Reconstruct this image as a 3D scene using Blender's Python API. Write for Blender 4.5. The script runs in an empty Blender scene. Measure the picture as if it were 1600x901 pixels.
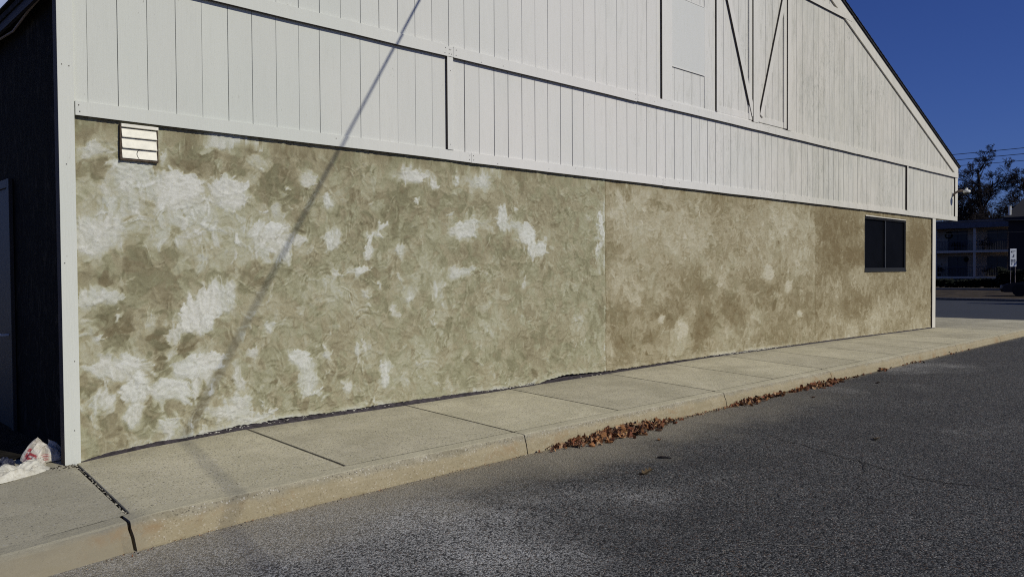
import bpy, bmesh, math, random
import numpy as np
from mathutils import Vector, Matrix
R = math.radians
scn = bpy.context.scene
COL = scn.collection
rng = random.Random(7)

# ------------------------------------------------------------------ camera
EYE = 1.62
CAMR = Matrix(((0.7165733127, 0.0206431933, -0.6972062436),
               (-0.6974777620, 0.0113340136, -0.7165167909),
               (-0.0068890495, 0.9997226609, 0.0225198200)))
cam_data = bpy.data.cameras.new('camera')
cam_data.sensor_width = 36.0
cam_data.lens = 1232.756 / 1600 * 36
cam_data.clip_start = 0.05
cam_data.clip_end = 4000
cam = bpy.data.objects.new('camera', cam_data)
COL.objects.link(cam)
cam.matrix_world = Matrix.Translation((0, 0, EYE)) @ CAMR.to_4x4()
scn.camera = cam

# ------------------------------------------------------------------ light
SUN = Vector((0.234, -1.0, 0.70)).normalized()
world = bpy.data.worlds.new('World'); scn.world = world
world.use_nodes = True
wn = world.node_tree; wn.nodes.clear()
w_out = wn.nodes.new('ShaderNodeOutputWorld')
w_bg = wn.nodes.new('ShaderNodeBackground')
w_sky = wn.nodes.new('ShaderNodeTexSky')
w_sky.sky_type = 'NISHITA'; w_sky.sun_disc = False
w_sky.sun_elevation = math.asin(SUN.z)
w_sky.sun_rotation = math.atan2(SUN.x, SUN.y)
w_sky.air_density = 1.0; w_sky.dust_density = 0.3; w_sky.ozone_density = 3.0
w_tint = wn.nodes.new('ShaderNodeMix'); w_tint.data_type = 'RGBA'; w_tint.blend_type = 'MULTIPLY'
w_tint.inputs[0].default_value = 1.0
w_tint.inputs[7].default_value = (0.40, 0.55, 1.20, 1)
wn.links.new(w_sky.outputs[0], w_tint.inputs[6])
# one bank of white cloud low in the north-west
w_geo = wn.nodes.new('ShaderNodeTexCoord')
w_dot = wn.nodes.new('ShaderNodeVectorMath'); w_dot.operation = 'DOT_PRODUCT'
w_dot.inputs[1].default_value = (-0.02, 0.93, 0.37)
wn.links.new(w_geo.outputs['Generated'], w_dot.inputs[0])
w_noi = wn.nodes.new('ShaderNodeTexNoise'); w_noi.inputs['Scale'].default_value = 9; w_noi.inputs['Detail'].default_value = 6
wn.links.new(w_geo.outputs['Generated'], w_noi.inputs['Vector'])
w_add = wn.nodes.new('ShaderNodeMath'); w_add.operation = 'MULTIPLY_ADD'
w_add.inputs[1].default_value = 0.10
wn.links.new(w_noi.outputs['Fac'], w_add.inputs[0]); wn.links.new(w_dot.outputs['Value'], w_add.inputs[2])
w_mr = wn.nodes.new('ShaderNodeMapRange'); w_mr.inputs[1].default_value = 1.005; w_mr.inputs[2].default_value = 1.045
wn.links.new(w_add.outputs[0], w_mr.inputs[0])
w_mix = wn.nodes.new('ShaderNodeMix'); w_mix.data_type = 'RGBA'
wn.links.new(w_mr.outputs[0], w_mix.inputs[0])
wn.links.new(w_tint.outputs[2], w_mix.inputs[6])
w_mix.inputs[7].default_value = (11.0, 12.0, 14.0, 1)
wn.links.new(w_mix.outputs[2], w_bg.inputs[0])
w_bg.inputs[1].default_value = 0.05
wn.links.new(w_bg.outputs[0], w_out.inputs[0])

sun_data = bpy.data.lights.new('sun', 'SUN')
sun_data.energy = 3.2; sun_data.angle = R(0.53); sun_data.color = (1.0, 0.963, 0.82)
sun = bpy.data.objects.new('sun', sun_data); COL.objects.link(sun)
sun.rotation_euler = (-SUN).to_track_quat('-Z', 'Y').to_euler()
sun.location = (10, -20, 30)

scn.view_settings.view_transform = 'Standard'
scn.view_settings.look = 'None'
scn.view_settings.exposure = 0.0
scn.view_settings.gamma = 1.0
scn.render.engine = 'CYCLES'
scn.render.resolution_x = 1024; scn.render.resolution_y = 576
scn.cycles.max_bounces = 5
scn.cycles.filter_width = 1.1
scn.cycles.use_denoising = False

# ------------------------------------------------------------------ helpers
class MB:
    """collects verts / faces, builds ONE mesh object"""
    def __init__(s): s.v = []; s.f = []; s.m = []
    def add(s, vs, fs, mi=0):
        o = len(s.v); s.v += [tuple(p) for p in vs]
        for f in fs: s.f.append(tuple(i + o for i in f)); s.m.append(mi)
        return s
    def box(s, x0, x1, y0, y1, z0, z1, mi=0):
        v = [(x, y, z) for z in (z0, z1) for y in (y0, y1) for x in (x0, x1)]
        return s.add(v, [(0,2,3,1),(4,5,7,6),(0,1,5,4),(2,6,7,3),(0,4,6,2),(1,3,7,5)], mi)
    def prism(s, pts, y0, y1, mi=0):
        """polygon given in x,z (anticlockwise seen from -y) extruded in y"""
        n = len(pts)
        v = [(x, y0, z) for x, z in pts] + [(x, y1, z) for x, z in pts]
        f = [tuple(range(n)), tuple(range(2*n-1, n-1, -1))]
        for i in range(n):
            j = (i + 1) % n; f.append((i, i + n, j + n, j))
        return s.add(v, f, mi)
    def prismx(s, pts, x0, x1, mi=0):
        n = len(pts)
        v = [(x0, y, z) for y, z in pts] + [(x1, y, z) for y, z in pts]
        f = [tuple(range(n)), tuple(range(2*n-1, n-1, -1))]
        for i in range(n):
            j = (i + 1) % n; f.append((i, i + n, j + n, j))
        return s.add(v, f, mi)
    def prismz(s, pts, z0, z1, mi=0):
        n = len(pts)
        v = [(x, y, z0) for x, y in pts] + [(x, y, z1) for x, y in pts]
        f = [tuple(range(n-1, -1, -1)), tuple(range(n, 2*n))]
        for i in range(n):
            j = (i + 1) % n; f.append((i, j, j + n, i + n))
        return s.add(v, f, mi)
    def tube(s, pts, rad, n=8, mi=0, caps=True):
        pts = [Vector(p) for p in pts]
        rads = rad if isinstance(rad, (list, tuple)) else [rad] * len(pts)
        o = len(s.v); ref = None
        for i, p in enumerate(pts):
            d = (pts[min(i+1, len(pts)-1)] - pts[max(i-1, 0)])
            if d.length < 1e-9: d = Vector((0, 0, 1))
            d.normalize()
            if ref is None: ref = d.orthogonal().normalized()
            a = (ref - d * ref.dot(d))
            a = a.normalized() if a.length > 1e-6 else d.orthogonal().normalized()
            ref = a; b = d.cross(a)
            for k in range(n):
                t = 2 * math.pi * k / n
                s.v.append(tuple(p + (a * math.cos(t) + b * math.sin(t)) * rads[i]))
        for i in range(len(pts) - 1):
            for k in range(n):
                s.f.append((o+i*n+k, o+i*n+(k+1)%n, o+(i+1)*n+(k+1)%n, o+(i+1)*n+k)); s.m.append(mi)
        if caps:
            s.f.append(tuple(o+k for k in range(n-1, -1, -1))); s.m.append(mi)
            s.f.append(tuple(o+(len(pts)-1)*n+k for k in range(n))); s.m.append(mi)
        return s
    def lathe(s, prof, c=(0,0,0), n=20, mi=0):
        """prof: (r, z) from bottom to top"""
        o = len(s.v)
        for r, z in prof:
            for k in range(n):
                t = 2*math.pi*k/n
                s.v.append((c[0]+r*math.cos(t), c[1]+r*math.sin(t), c[2]+z))
        for i in range(len(prof)-1):
            for k in range(n):
                s.f.append((o+i*n+k, o+i*n+(k+1)%n, o+(i+1)*n+(k+1)%n, o+(i+1)*n+k)); s.m.append(mi)
        s.f.append(tuple(o+k for k in range(n-1,-1,-1))); s.m.append(mi)
        s.f.append(tuple(o+(len(prof)-1)*n+k for k in range(n))); s.m.append(mi)
        return s
    def build(s, name, mats, parent=None, smooth=False, bevel=0, loc=None):
        me = bpy.data.meshes.new(name)
        vs = s.v
        if loc is not None: vs = [(a-loc[0], b-loc[1], c-loc[2]) for a, b, c in s.v]
        me.from_pydata(vs, [], s.f)
        if not isinstance(mats, (list, tuple)): mats = [mats]
        for m in mats: me.materials.append(m)
        me.polygons.foreach_set('material_index', s.m)
        if smooth: me.polygons.foreach_set('use_smooth', [True]*len(s.f))
        me.update()
        o = bpy.data.objects.new(name, me); COL.objects.link(o)
        if loc is not None: o.location = loc
        if parent is not None:
            o.parent = parent
            base = world_loc(parent)
            o.location = Vector(loc if loc is not None else (0,0,0)) - base
        if bevel:
            md = o.modifiers.new('bevel', 'BEVEL'); md.width = bevel; md.segments = 2; md.limit_method = 'ANGLE'
        return o

def world_loc(o):
    p = Vector((0, 0, 0))
    while o is not None: p += Vector(o.location); o = o.parent
    return p
def tag(o, label=None, cat=None, group=None, kind=None):
    if label: o['label'] = label
    if cat: o['category'] = cat
    if group: o['group'] = group
    if kind: o['kind'] = kind
    return o
def empty(name, loc, label, cat, group=None):
    o = bpy.data.objects.new(name, None); COL.objects.link(o); o.location = loc
    o.empty_display_size = 0.2
    return tag(o, label, cat, group)

# ---- value noise (numpy)
def vnoise(x, y, seed=0):
    x = np.asarray(x, float); y = np.asarray(y, float)
    xi = np.floor(x).astype(np.int64); yi = np.floor(y).astype(np.int64)
    fx = x - xi; fy = y - yi
    fx = fx*fx*(3-2*fx); fy = fy*fy*(3-2*fy)
    def h(a, b):
        n = (a*374761393 + b*668265263 + seed*1442695041) & 0xffffffff
        n = ((n ^ (n >> 13)) * 1274126177) & 0xffffffff
        n = n ^ (n >> 16)
        return (n & 0xffffff) / float(0xffffff)
    return (h(xi, yi)*(1-fx)+h(xi+1, yi)*fx)*(1-fy) + (h(xi, yi+1)*(1-fx)+h(xi+1, yi+1)*fx)*fy
def fbm(x, y, oct=4, seed=0, gain=0.5):
    t = 0; a = 1; s = 0
    for i in range(oct):
        t = t + a*vnoise(x*2**i, y*2**i, seed+i*17); s += a; a *= gain
    return t/s

# ---- node helper
class NT:
    def __init__(s, name):
        s.mat = bpy.data.materials.new(name); s.mat.use_nodes = True
        s.t = s.mat.node_tree; s.t.nodes.clear()
        s.out = s.t.nodes.new('ShaderNodeOutputMaterial')
        s.b = s.t.nodes.new('ShaderNodeBsdfPrincipled')
        s.t.links.new(s.b.outputs[0], s.out.inputs[0])
        s.tc = s.t.nodes.new('ShaderNodeTexCoord')
        s.P = s.tc.outputs['Object']
    def n(s, kind, **k):
        nd = s.t.nodes.new(kind)
        for a, b in k.items(): setattr(nd, a, b)
        return nd
    def set(s, sock, v):
        if hasattr(v, 'is_output'): s.t.links.new(v, sock)
        else: sock.default_value = v
    def map(s, scale=(1,1,1), loc=(0,0,0), rot=(0,0,0), src=None):
        m = s.n('ShaderNodeMapping'); s.set(m.inputs[0], src or s.P)
        m.inputs['Scale'].default_value = scale; m.inputs['Location'].default_value = loc; m.inputs['Rotation'].default_value = rot
        return m.outputs[0]
    def noise(s, scale, detail=4, rough=0.5, dist=0.0, v=None, color=False):
        m = s.n('ShaderNodeTexNoise'); s.set(m.inputs['Vector'], v or s.P)
        m.inputs['Scale'].default_value = scale; m.inputs['Detail'].default_value = detail
        m.inputs['Roughness'].default_value = rough; m.inputs['Distortion'].default_value = dist
        return m.outputs['Color' if color else 'Fac']
    def voro(s, scale, v=None, feature='F1', out='Distance', rand=1.0):
        m = s.n('ShaderNodeTexVoronoi'); m.feature = feature
        s.set(m.inputs['Vector'], v or s.P); m.inputs['Scale'].default_value = scale
        m.inputs['Randomness'].default_value = rand
        return m.outputs[out]
    def math(s, op, a, b=None, c=None, clamp=False):
        m = s.n('ShaderNodeMath', operation=op); m.use_clamp = clamp
        s.set(m.inputs[0], a)
        if b is not None: s.set(m.inputs[1], b)
        if c is not None: s.set(m.inputs[2], c)
        return m.outputs[0]
    def ss(s, v, lo, hi, a=0.0, b=1.0):
        m = s.n('ShaderNodeMapRange'); m.interpolation_type = 'SMOOTHSTEP'
        s.set(m.inputs[0], v); m.inputs[1].default_value = lo; m.inputs[2].default_value = hi
        m.inputs[3].default_value = a; m.inputs[4].default_value = b
        return m.outputs[0]
    def mix(s, f, a, b, mode='MIX'):
        m = s.n('ShaderNodeMix', data_type='RGBA', blend_type=mode)
        s.set(m.inputs[0], f)
        for i, v in ((6, a), (7, b)):
            if isinstance(v, tuple) and len(v) == 3: v = v + (1,)
            s.set(m.inputs[i], v)
        return m.outputs[2]
    def sep(s, v=None):
        m = s.n('ShaderNodeSeparateXYZ'); s.set(m.inputs[0], v or s.P); return m.outputs
    def attr(s, name):
        m = s.n('ShaderNodeAttribute', attribute_name=name); return m
    def bump(s, h, strength=0.5, dist=0.01, normal=None):
        m = s.n('ShaderNodeBump'); s.set(m.inputs['Height'], h)
        m.inputs['Strength'].default_value = strength; m.inputs['Distance'].default_value = dist
        if normal is not None: s.set(m.inputs['Normal'], normal)
        return m.outputs[0]
    def fin(s, col, rough=0.8, normal=None, spec=0.3, metal=0.0):
        if isinstance(col, tuple) and len(col) == 3: col = col + (1,)
        s.set(s.b.inputs['Base Color'], col); s.set(s.b.inputs['Roughness'], rough)
        s.b.inputs['Specular IOR Level'].default_value = spec
        s.b.inputs['Metallic'].default_value = metal
        if normal is not None: s.set(s.b.inputs['Normal'], normal)
        return s.mat

def simple(name, col, rough=0.8, spec=0.3, var=0.25, scale=8, bump=0.0, bscale=60, metal=0.0):
    t = NT(name)
    n = t.noise(scale, 5, 0.6)
    c = t.mix(t.ss(n, 0.3, 0.7), tuple(x*(1-var) for x in col), tuple(min(1, x*(1+var)) for x in col))
    nr = t.bump(t.noise(bscale, 4, 0.6), bump, 0.005) if bump else None
    return t.fin(c, rough, nr, spec, metal)

# ------------------------------------------------------------------ materials
def mat_asphalt(name='asphalt', lot=False):
    t = NT(name)
    x, y, z = t.sep()
    vc = t.voro(110, out='Color'); vs = t.sep(vc)
    f = t.noise(150, 3, 0.75)
    g = t.math('ADD', t.math('MULTIPLY', vs[0], 0.75), t.math('MULTIPLY', f, 0.45))
    # binder worn off by noise, plus a light falloff painted along x
    wear_falloff = t.noise(0.42, 5, 0.55, 0.5, v=t.map(loc=(3, 11, 0)))
    wear_falloff = t.math('ADD', wear_falloff, t.math('ADD', t.ss(x, 5.5, 1.5, -0.22, 0.14), t.ss(y, 1.5, 4.5, -0.06, 0.10)))  # x term paints in the brighter left side of the view
    wear_falloff = t.math('ADD', wear_falloff, t.math('MULTIPLY', t.math('SUBTRACT', t.noise(1.7, 6, 0.6, 0.8), 0.5), 0.35))
    wf = t.ss(wear_falloff, 0.36, 0.78)
    lo = t.mix(wf, (0.008, 0.009, 0.011), (0.040, 0.040, 0.041))
    hi = t.mix(wf, (0.135, 0.136, 0.138), (0.520, 0.515, 0.500))
    c = t.mix(t.ss(g, 0.28, 0.98), lo, hi)
    chip = t.ss(vs[1], 0.93, 0.97)
    c = t.mix(t.math('MULTIPLY', chip, 0.65), c, (0.36, 0.35, 0.33))
    c = t.mix(t.math('MULTIPLY', t.ss(vs[2], 0.90, 0.95), 0.45), c, (0.20, 0.13, 0.09))
    c = t.mix(t.math('MULTIPLY', t.ss(vs[1], 0.10, 0.04), 0.7), c, (0.006, 0.006, 0.007))
    big = t.noise(0.8, 5, 0.6, 0.6)
    c = t.mix(t.ss(big, 0.40, 0.70, 0.0, 0.28), c, (0.028, 0.028, 0.031))
    # pale sand and concrete dust washed up along the kerb
    edge = t.math('ADD', t.math('SUBTRACT', 4.88, y), t.math('MULTIPLY', t.math('SUBTRACT', t.noise(1.3, 6, 0.65, 0.5), 0.5), 1.3))
    dust = t.ss(edge, 1.15, 0.05)
    near = t.ss(x, 12.0, 5.5)
    fine = t.ss(t.noise(55, 4, 0.75), 0.30, 0.66, 0.25, 1.0)
    dust = t.math('MULTIPLY', t.math('MULTIPLY', dust, near), fine)
    c = t.mix(t.math('MULTIPLY', dust, 0.78), c, (0.40, 0.355, 0.265))
    dust2 = t.math('MULTIPLY', t.ss(t.math('SUBTRACT', 4.90, y), 0.16, -0.0), fine)
    c = t.mix(t.math('MULTIPLY', dust2, 0.5), c, (0.38, 0.31, 0.19))
    if lot: c = t.mix(t.noise(0.3, 4), (0.040, 0.047, 0.060), (0.058, 0.060, 0.068))
    h = t.math('ADD', t.math('MULTIPLY', t.math('SUBTRACT', 1.0, t.voro(110)), 0.8), t.math('MULTIPLY', f, 0.6))
    nr = t.bump(h, 0.30 if lot else 1.0, 0.008)
    nr = t.bump(t.noise(9, 4), 0.2, 0.01, nr)
    return t.fin(c, 0.9, nr, 0.15)

def mat_concrete(name, a, b, stain, face=False):
    t = NT(name)
    x, y, z = t.sep()
    n = t.noise(1.8, 7, 0.6, 0.5)
    c = t.mix(t.ss(n, 0.35, 0.68), a, b)
    n2 = t.noise(5.5, 7, 0.68, 0.9)
    c = t.mix(t.ss(n2, 0.52, 0.72, 0, 0.55), c, stain)
    # broom and wear streaks across the walk
    br = t.noise(6, 6, 0.7, 0.2, v=t.map(scale=(1.0, 9.0, 1.0)))
    c = t.mix(t.ss(br, 0.45, 0.75, 0, 0.22), c, tuple(v*0.62 for v in stain))
    grain = t.noise(240, 3, 0.8)
    c = t.mix(t.ss(grain, 0.30, 0.70, 0.30, 0.0), c, (0.10, 0.09, 0.07))
    gr2 = t.noise(75, 5, 0.78)
    c = t.mix(t.ss(gr2, 0.34, 0.52, 0.42, 0.0), c, (0.15, 0.135, 0.095))
    c = t.mix(t.ss(gr2, 0.54, 0.70, 0.0, 0.30), c, (0.72, 0.67, 0.52))
    spk = t.voro(120, out='Color'); sp = t.sep(spk)
    c = t.mix(t.ss(sp[0], 0.93, 0.97, 0, 0.65), c, (0.62, 0.60, 0.55))
    c = t.mix(t.ss(sp[1], 0.93, 0.97, 0, 0.75), c, (0.07, 0.06, 0.05))
    # joints gather soot; the corner slab is an older, greyer pour
    c = t.mix(t.ss(x, 1.78, 1.62, 0, 0.42), c, (0.26, 0.245, 0.20))
    gm = t.sep(t.attr('grime').outputs['Color'])[0]
    if not face: c = t.mix(t.math('MULTIPLY', gm, t.ss(t.noise(9, 5, 0.7), 0.25, 0.5, 0.6, 1.0)), c, (0.05, 0.042, 0.03))
    if not face: c = t.mix(t.sep(t.attr('grime').outputs['Color'])[1], c, t.mix(1.0, c, (0.80, 0.80, 0.82), 'MULTIPLY'))
    blot = t.noise(0.9, 8, 0.7, 0.8, v=t.map(loc=(2, 6, 1)))
    c = t.mix(t.ss(blot, 0.48, 0.66, 0, 0.38), c, (0.27, 0.245, 0.175))
    c = t.mix(t.math('MULTIPLY', t.ss(y, 6.35, 6.68), t.ss(n2, 0.35, 0.6, 0.05, 0.45)), c, (0.22, 0.20, 0.15))
    if face:
        pt = t.voro(22); big_pit = t.math('MULTIPLY', t.ss(pt, 0.12, 0.05), t.ss(t.noise(5, 4), 0.45, 0.6))
        c = t.mix(t.math('MULTIPLY', big_pit, 0.6), c, (0.12, 0.10, 0.07))
        lf = t.ss(x, 1.75, 1.55)
        c = t.mix(t.math('MULTIPLY', lf, t.ss(t.noise(3, 7, 0.7, 0.6, v=t.map(scale=(1, 1, 3))), 0.35, 0.65, 0.45, 0.9)), c, (0.175, 0.165, 0.135))
        scum = t.math('MULTIPLY', t.ss(t.noise(2.6, 7, 0.72, 0.9, v=t.map(scale=(1, 1, 2.2), loc=(6, 0, 0))), 0.50, 0.62), 0.5)
        c = t.mix(scum, c, (0.20, 0.175, 0.115))
        # worn yellow traffic paint and rust wash low on the face
        zz = t.math('ADD', z, t.math('MULTIPLY', t.math('SUBTRACT', t.noise(4, 5, 0.6), 0.5), 0.12))
        yf = t.ss(zz, 0.155, 0.10)
        c = t.mix(t.math('MULTIPLY', yf, 0.50), c, (0.34, 0.275, 0.155))
        rust = t.math('MULTIPLY', t.ss(t.noise(3.2, 6, 0.7, 0.6), 0.52, 0.70), yf)
        c = t.mix(t.math('MULTIPLY', rust, 0.5), c, (0.27, 0.16, 0.07))
        gr = t.math('MULTIPLY', t.ss(t.noise(2.2, 6, 0.7, 0.6, v=t.map(loc=(4, 4, 4))), 0.50, 0.66), t.ss(z, 0.05, 0.14))
        c = t.mix(t.math('MULTIPLY', gr, 0.22), c, (0.24, 0.22, 0.17))
        c = t.mix(t.ss(x, 1.9, 1.2, 0, 0.35), c, (0.20, 0.19, 0.16))
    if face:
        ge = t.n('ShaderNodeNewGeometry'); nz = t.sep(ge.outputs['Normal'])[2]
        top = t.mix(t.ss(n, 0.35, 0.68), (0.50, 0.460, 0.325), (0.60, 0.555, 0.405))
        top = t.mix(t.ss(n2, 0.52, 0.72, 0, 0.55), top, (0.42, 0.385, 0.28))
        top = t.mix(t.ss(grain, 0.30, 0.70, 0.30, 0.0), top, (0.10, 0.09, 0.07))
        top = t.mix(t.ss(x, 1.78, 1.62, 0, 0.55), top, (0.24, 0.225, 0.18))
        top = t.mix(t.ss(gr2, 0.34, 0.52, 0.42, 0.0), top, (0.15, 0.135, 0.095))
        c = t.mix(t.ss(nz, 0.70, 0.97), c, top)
    nr = t.bump(t.math('ADD', t.math('MULTIPLY', grain, 0.6), t.math('MULTIPLY', n2, 0.7)), 0.7, 0.005)
    nr = t.bump(t.noise(14, 5, 0.7), 0.65 if face else 0.22, 0.014, nr)
    return t.fin(c, 0.9, nr, 0.25)

def mat_stucco():
    t = NT('stucco')
    a = t.attr('patch'); ch = t.sep(a.outputs['Color'])
    tone, hue, sec = ch[0], ch[1], ch[2]
    flat = t.map(scale=(1, 0.0, 1))
    n2 = t.noise(9, 7, 0.62, 1.4, v=flat)
    n3 = t.noise(34, 6, 0.68, 0.9, v=flat)
    sand = t.noise(300, 2, 0.8, v=flat)
    k = t.math('ADD', tone, t.math('MULTIPLY', t.math('SUBTRACT', n2, 0.5), 0.24))
    k = t.math('ADD', k, t.math('MULTIPLY', t.math('SUBTRACT', n3, 0.5), 0.36))
    def ramp(stops):
        r = t.n('ShaderNodeValToRGB'); e = r.color_ramp.elements
        while len(e) < len(stops): e.new(0.5)
        for q, (p, c) in zip(e, stops): q.position = p; q.color = c + (1,)
        t.set(r.inputs[0], k); return r.outputs[0]
    grey = ramp([(0.05, (0.178, 0.148, 0.086)), (0.28, (0.262, 0.230, 0.146)), (0.45, (0.352, 0.320, 0.212)), (0.62, (0.425, 0.408, 0.300)), (0.80, (0.500, 0.495, 0.425)), (1.0, (0.640, 0.638, 0.590))])
    green = ramp([(0.05, (0.165, 0.150, 0.088)), (0.28, (0.242, 0.228, 0.140)), (0.45, (0.330, 0.318, 0.208)), (0.62, (0.422, 0.412, 0.302)), (0.80, (0.490, 0.495, 0.425)), (1.0, (0.630, 0.636, 0.592))])
    buff = ramp([(0.05, (0.180, 0.136, 0.070)), (0.28, (0.252, 0.208, 0.122)), (0.45, (0.350, 0.304, 0.200)), (0.62, (0.440, 0.400, 0.288)), (0.80, (0.520, 0.482, 0.375)), (1.0, (0.600, 0.565, 0.465))])
    base = t.mix(t.ss(hue, 0.35, 0.65), grey, green)
    rf = t.math('MULTIPLY', sec, t.ss(hue, 0.2, 0.9, 1.25, 0.85), clamp=True)
    base = t.mix(t.ss(rf, 0.0, 0.75, 0.0, 0.97), base, buff)
    base = t.mix(t.ss(sand, 0.30, 0.60, 0.36, 0.0), base, (0.10, 0.09, 0.055))
    base = t.mix(t.ss(sand, 0.56, 0.74, 0.0, 0.26), base, (0.70, 0.67, 0.58))
    pit = t.voro(14, v=flat)
    base = t.mix(t.ss(pit, 0.055, 0.03, 0, 0.55), base, (0.09, 0.08, 0.05))
    h = t.math('ADD', t.math('MULTIPLY', n2, 0.5), t.math('MULTIPLY', n3, 0.45))
    h = t.math('ADD', h, t.math('MULTIPLY', tone, 0.6))
    nr = t.bump(h, 0.62, 0.012)
    nr = t.bump(sand, 0.55, 0.0035, nr)
    return t.fin(base, 0.93, nr, 0.15)

def mat_siding(name, dirt=1.0, tone=(0.650, 0.642, 0.618)):
    t = NT(name)
    x, y, z = t.sep()
    grain = t.noise(26, 7, 0.7, 0.3, v=t.map(scale=(3.2, 1.0, 0.13)))
    fineg = t.noise(60, 5, 0.7, v=t.map(scale=(3.0, 1.0, 0.12)))
    tonev = t.noise(0.7, 4, 0.5)
    c = t.mix(t.ss(tonev, 0.35, 0.65), tuple(v*0.97 for v in tone), (tone[0]*1.0, tone[1]*0.985, tone[2]*0.985))
    c = t.mix(t.ss(x, 7.5, 2.5), c, t.mix(1.0, c, (0.885, 0.925, 0.885), 'MULTIPLY'))
    c = t.mix(t.ss(grain, 0.52, 0.76, 0, 0.17*dirt), c, (0.50, 0.49, 0.45))
    # mildew and thin paint, more to the right
    md = t.noise(2.0, 8, 0.72, 0.4, v=t.map(scale=(2.4, 1, 0.45)))
    md = t.math('MULTIPLY', t.ss(md, 0.38, 0.66), t.ss(x, 9.5, 14.5, 0.10, 1.0))
    md = t.math('MULTIPLY', md, t.ss(fineg, 0.36, 0.62))
    c = t.mix(t.math('MULTIPLY', md, 0.55*dirt), c, (0.24, 0.245, 0.205))
    # warm cream cast over the far gable
    c = t.mix(t.ss(x, 10.0, 15.0, 0.0, 1.0), c, t.mix(1.0, c, (0.93, 0.91, 0.84), 'MULTIPLY'))
    mott = t.noise(5.0, 8, 0.75, 0.4, v=t.map(scale=(3.4, 1, 0.5)))
    c = t.mix(t.math('MULTIPLY', t.ss(mott, 0.50, 0.64), t.ss(x, 5.5, 13.5, 0.06, 0.42*dirt)), c, (0.36, 0.36, 0.32))
    kn = t.voro(2.6, v=t.map(scale=(1.5, 0.0, 1)))
    c = t.mix(t.ss(kn, 0.030, 0.018, 0, 0.5*dirt), c, (0.25, 0.22, 0.18))
    sp_ = t.math('MULTIPLY', t.ss(t.noise(17, 7, 0.78, v=t.map(scale=(1.8, 1, 0.7))), 0.52, 0.64), t.ss(t.noise(0.75, 4, 0.6, v=t.map(loc=(3, 0, 5))), 0.47, 0.60))
    c = t.mix(t.math('MULTIPLY', t.math('MULTIPLY', sp_, t.ss(x, 9.5, 13.0)), 0.70*dirt), c, (0.25, 0.26, 0.22))
    # each plank took the paint a little differently
    pl = t.math('FLOOR', t.math('DIVIDE', t.math('SUBTRACT', x, 1.934), 0.2265))
    wn_ = t.n('ShaderNodeTexWhiteNoise', noise_dimensions='1D'); t.set(wn_.inputs['W'], pl)
    c = t.mix(t.math('MULTIPLY', wn_.outputs['Value'], 0.16*dirt), c, (0.47, 0.47, 0.45))
    chipm = t.math('MULTIPLY', t.ss(t.noise(42, 4, 0.7, v=t.map(scale=(1.6, 1, 0.35))), 0.66, 0.72), t.ss(t.noise(2.2, 4), 0.48, 0.62))
    c = t.mix(t.math('MULTIPLY', chipm, 0.8*dirt), c, (0.20, 0.19, 0.16))
    nr = t.bump(t.math('ADD', grain, t.math('MULTIPLY', fineg, 0.6)), 0.55, 0.005)
    return t.fin(c, 0.72, nr, 0.25)

M = {}
M['asphalt'] = mat_asphalt()
M['lot'] = mat_asphalt('lot_asphalt', True)
M['walk'] = mat_concrete('walk_concrete', (0.55, 0.505, 0.350), (0.67, 0.615, 0.440), (0.46, 0.420, 0.300))
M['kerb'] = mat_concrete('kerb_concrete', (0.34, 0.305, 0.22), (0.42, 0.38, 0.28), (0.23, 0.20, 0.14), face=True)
M['stucco'] = mat_stucco()
M['siding'] = mat_siding('siding_paint')
M['trim'] = mat_siding('trim_paint', 0.45, (0.670, 0.660, 0.636))
M['panel'] = mat_siding('panel_paint', 0.2, (0.60, 0.605, 0.59))
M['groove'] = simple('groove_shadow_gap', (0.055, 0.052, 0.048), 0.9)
M['chalk'] = simple('scuff', (0.20, 0.195, 0.18), 0.9, 0.1, 0.4, 40)
M['crack'] = simple('open_crack', (0.012, 0.012, 0.012), 0.95, 0.05)
M['nail_and_shade'] = simple('nail_rust_and_edge_shade', (0.05, 0.04, 0.035), 0.7)  # rusty nail heads, and the shade painted on board undersides and edges
M['tar'] = simple('tar_membrane', (0.040, 0.033, 0.038), 0.75, 0.3, 0.5, 20, 0.8, 40)
M['joint'] = simple('joint_dirt', (0.026, 0.021, 0.016), 0.95, 0.1, 0.4, 30, 0.7, 60)
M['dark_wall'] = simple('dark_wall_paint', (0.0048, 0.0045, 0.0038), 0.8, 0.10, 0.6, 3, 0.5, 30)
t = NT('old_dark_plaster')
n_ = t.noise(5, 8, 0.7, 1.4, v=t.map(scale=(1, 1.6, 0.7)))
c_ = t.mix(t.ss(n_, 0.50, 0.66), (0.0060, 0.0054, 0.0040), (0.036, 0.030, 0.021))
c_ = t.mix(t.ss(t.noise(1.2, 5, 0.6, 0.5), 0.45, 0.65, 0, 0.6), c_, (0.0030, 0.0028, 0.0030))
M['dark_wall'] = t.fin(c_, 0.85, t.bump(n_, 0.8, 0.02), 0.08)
M['dark_door'] = simple('door_paint', (0.026, 0.022, 0.018), 0.55, 0.4, 0.15, 3)
M['navy'] = simple('fascia_paint', (0.022, 0.021, 0.032), 0.7, 0.3, 0.2)
M['shingle'] = simple('shingle', (0.030, 0.030, 0.034), 0.95, 0.1, 0.5, 20, 0.8, 25)
M['bronze'] = simple('window_frame_metal', (0.008, 0.009, 0.011), 0.7, 0.4, 0.2)
M['bronze_light'] = simple('mullion_metal', (0.030, 0.032, 0.036), 0.6, 0.4, 0.2)
M['pane'] = simple('dark_window_glass', (0.0018, 0.002, 0.003), 0.6, 0.05, 0.4, 1.5)
M['vent'] = simple('vent_enamel', (0.74, 0.71, 0.61), 0.5, 0.4, 0.08, 20)
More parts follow.
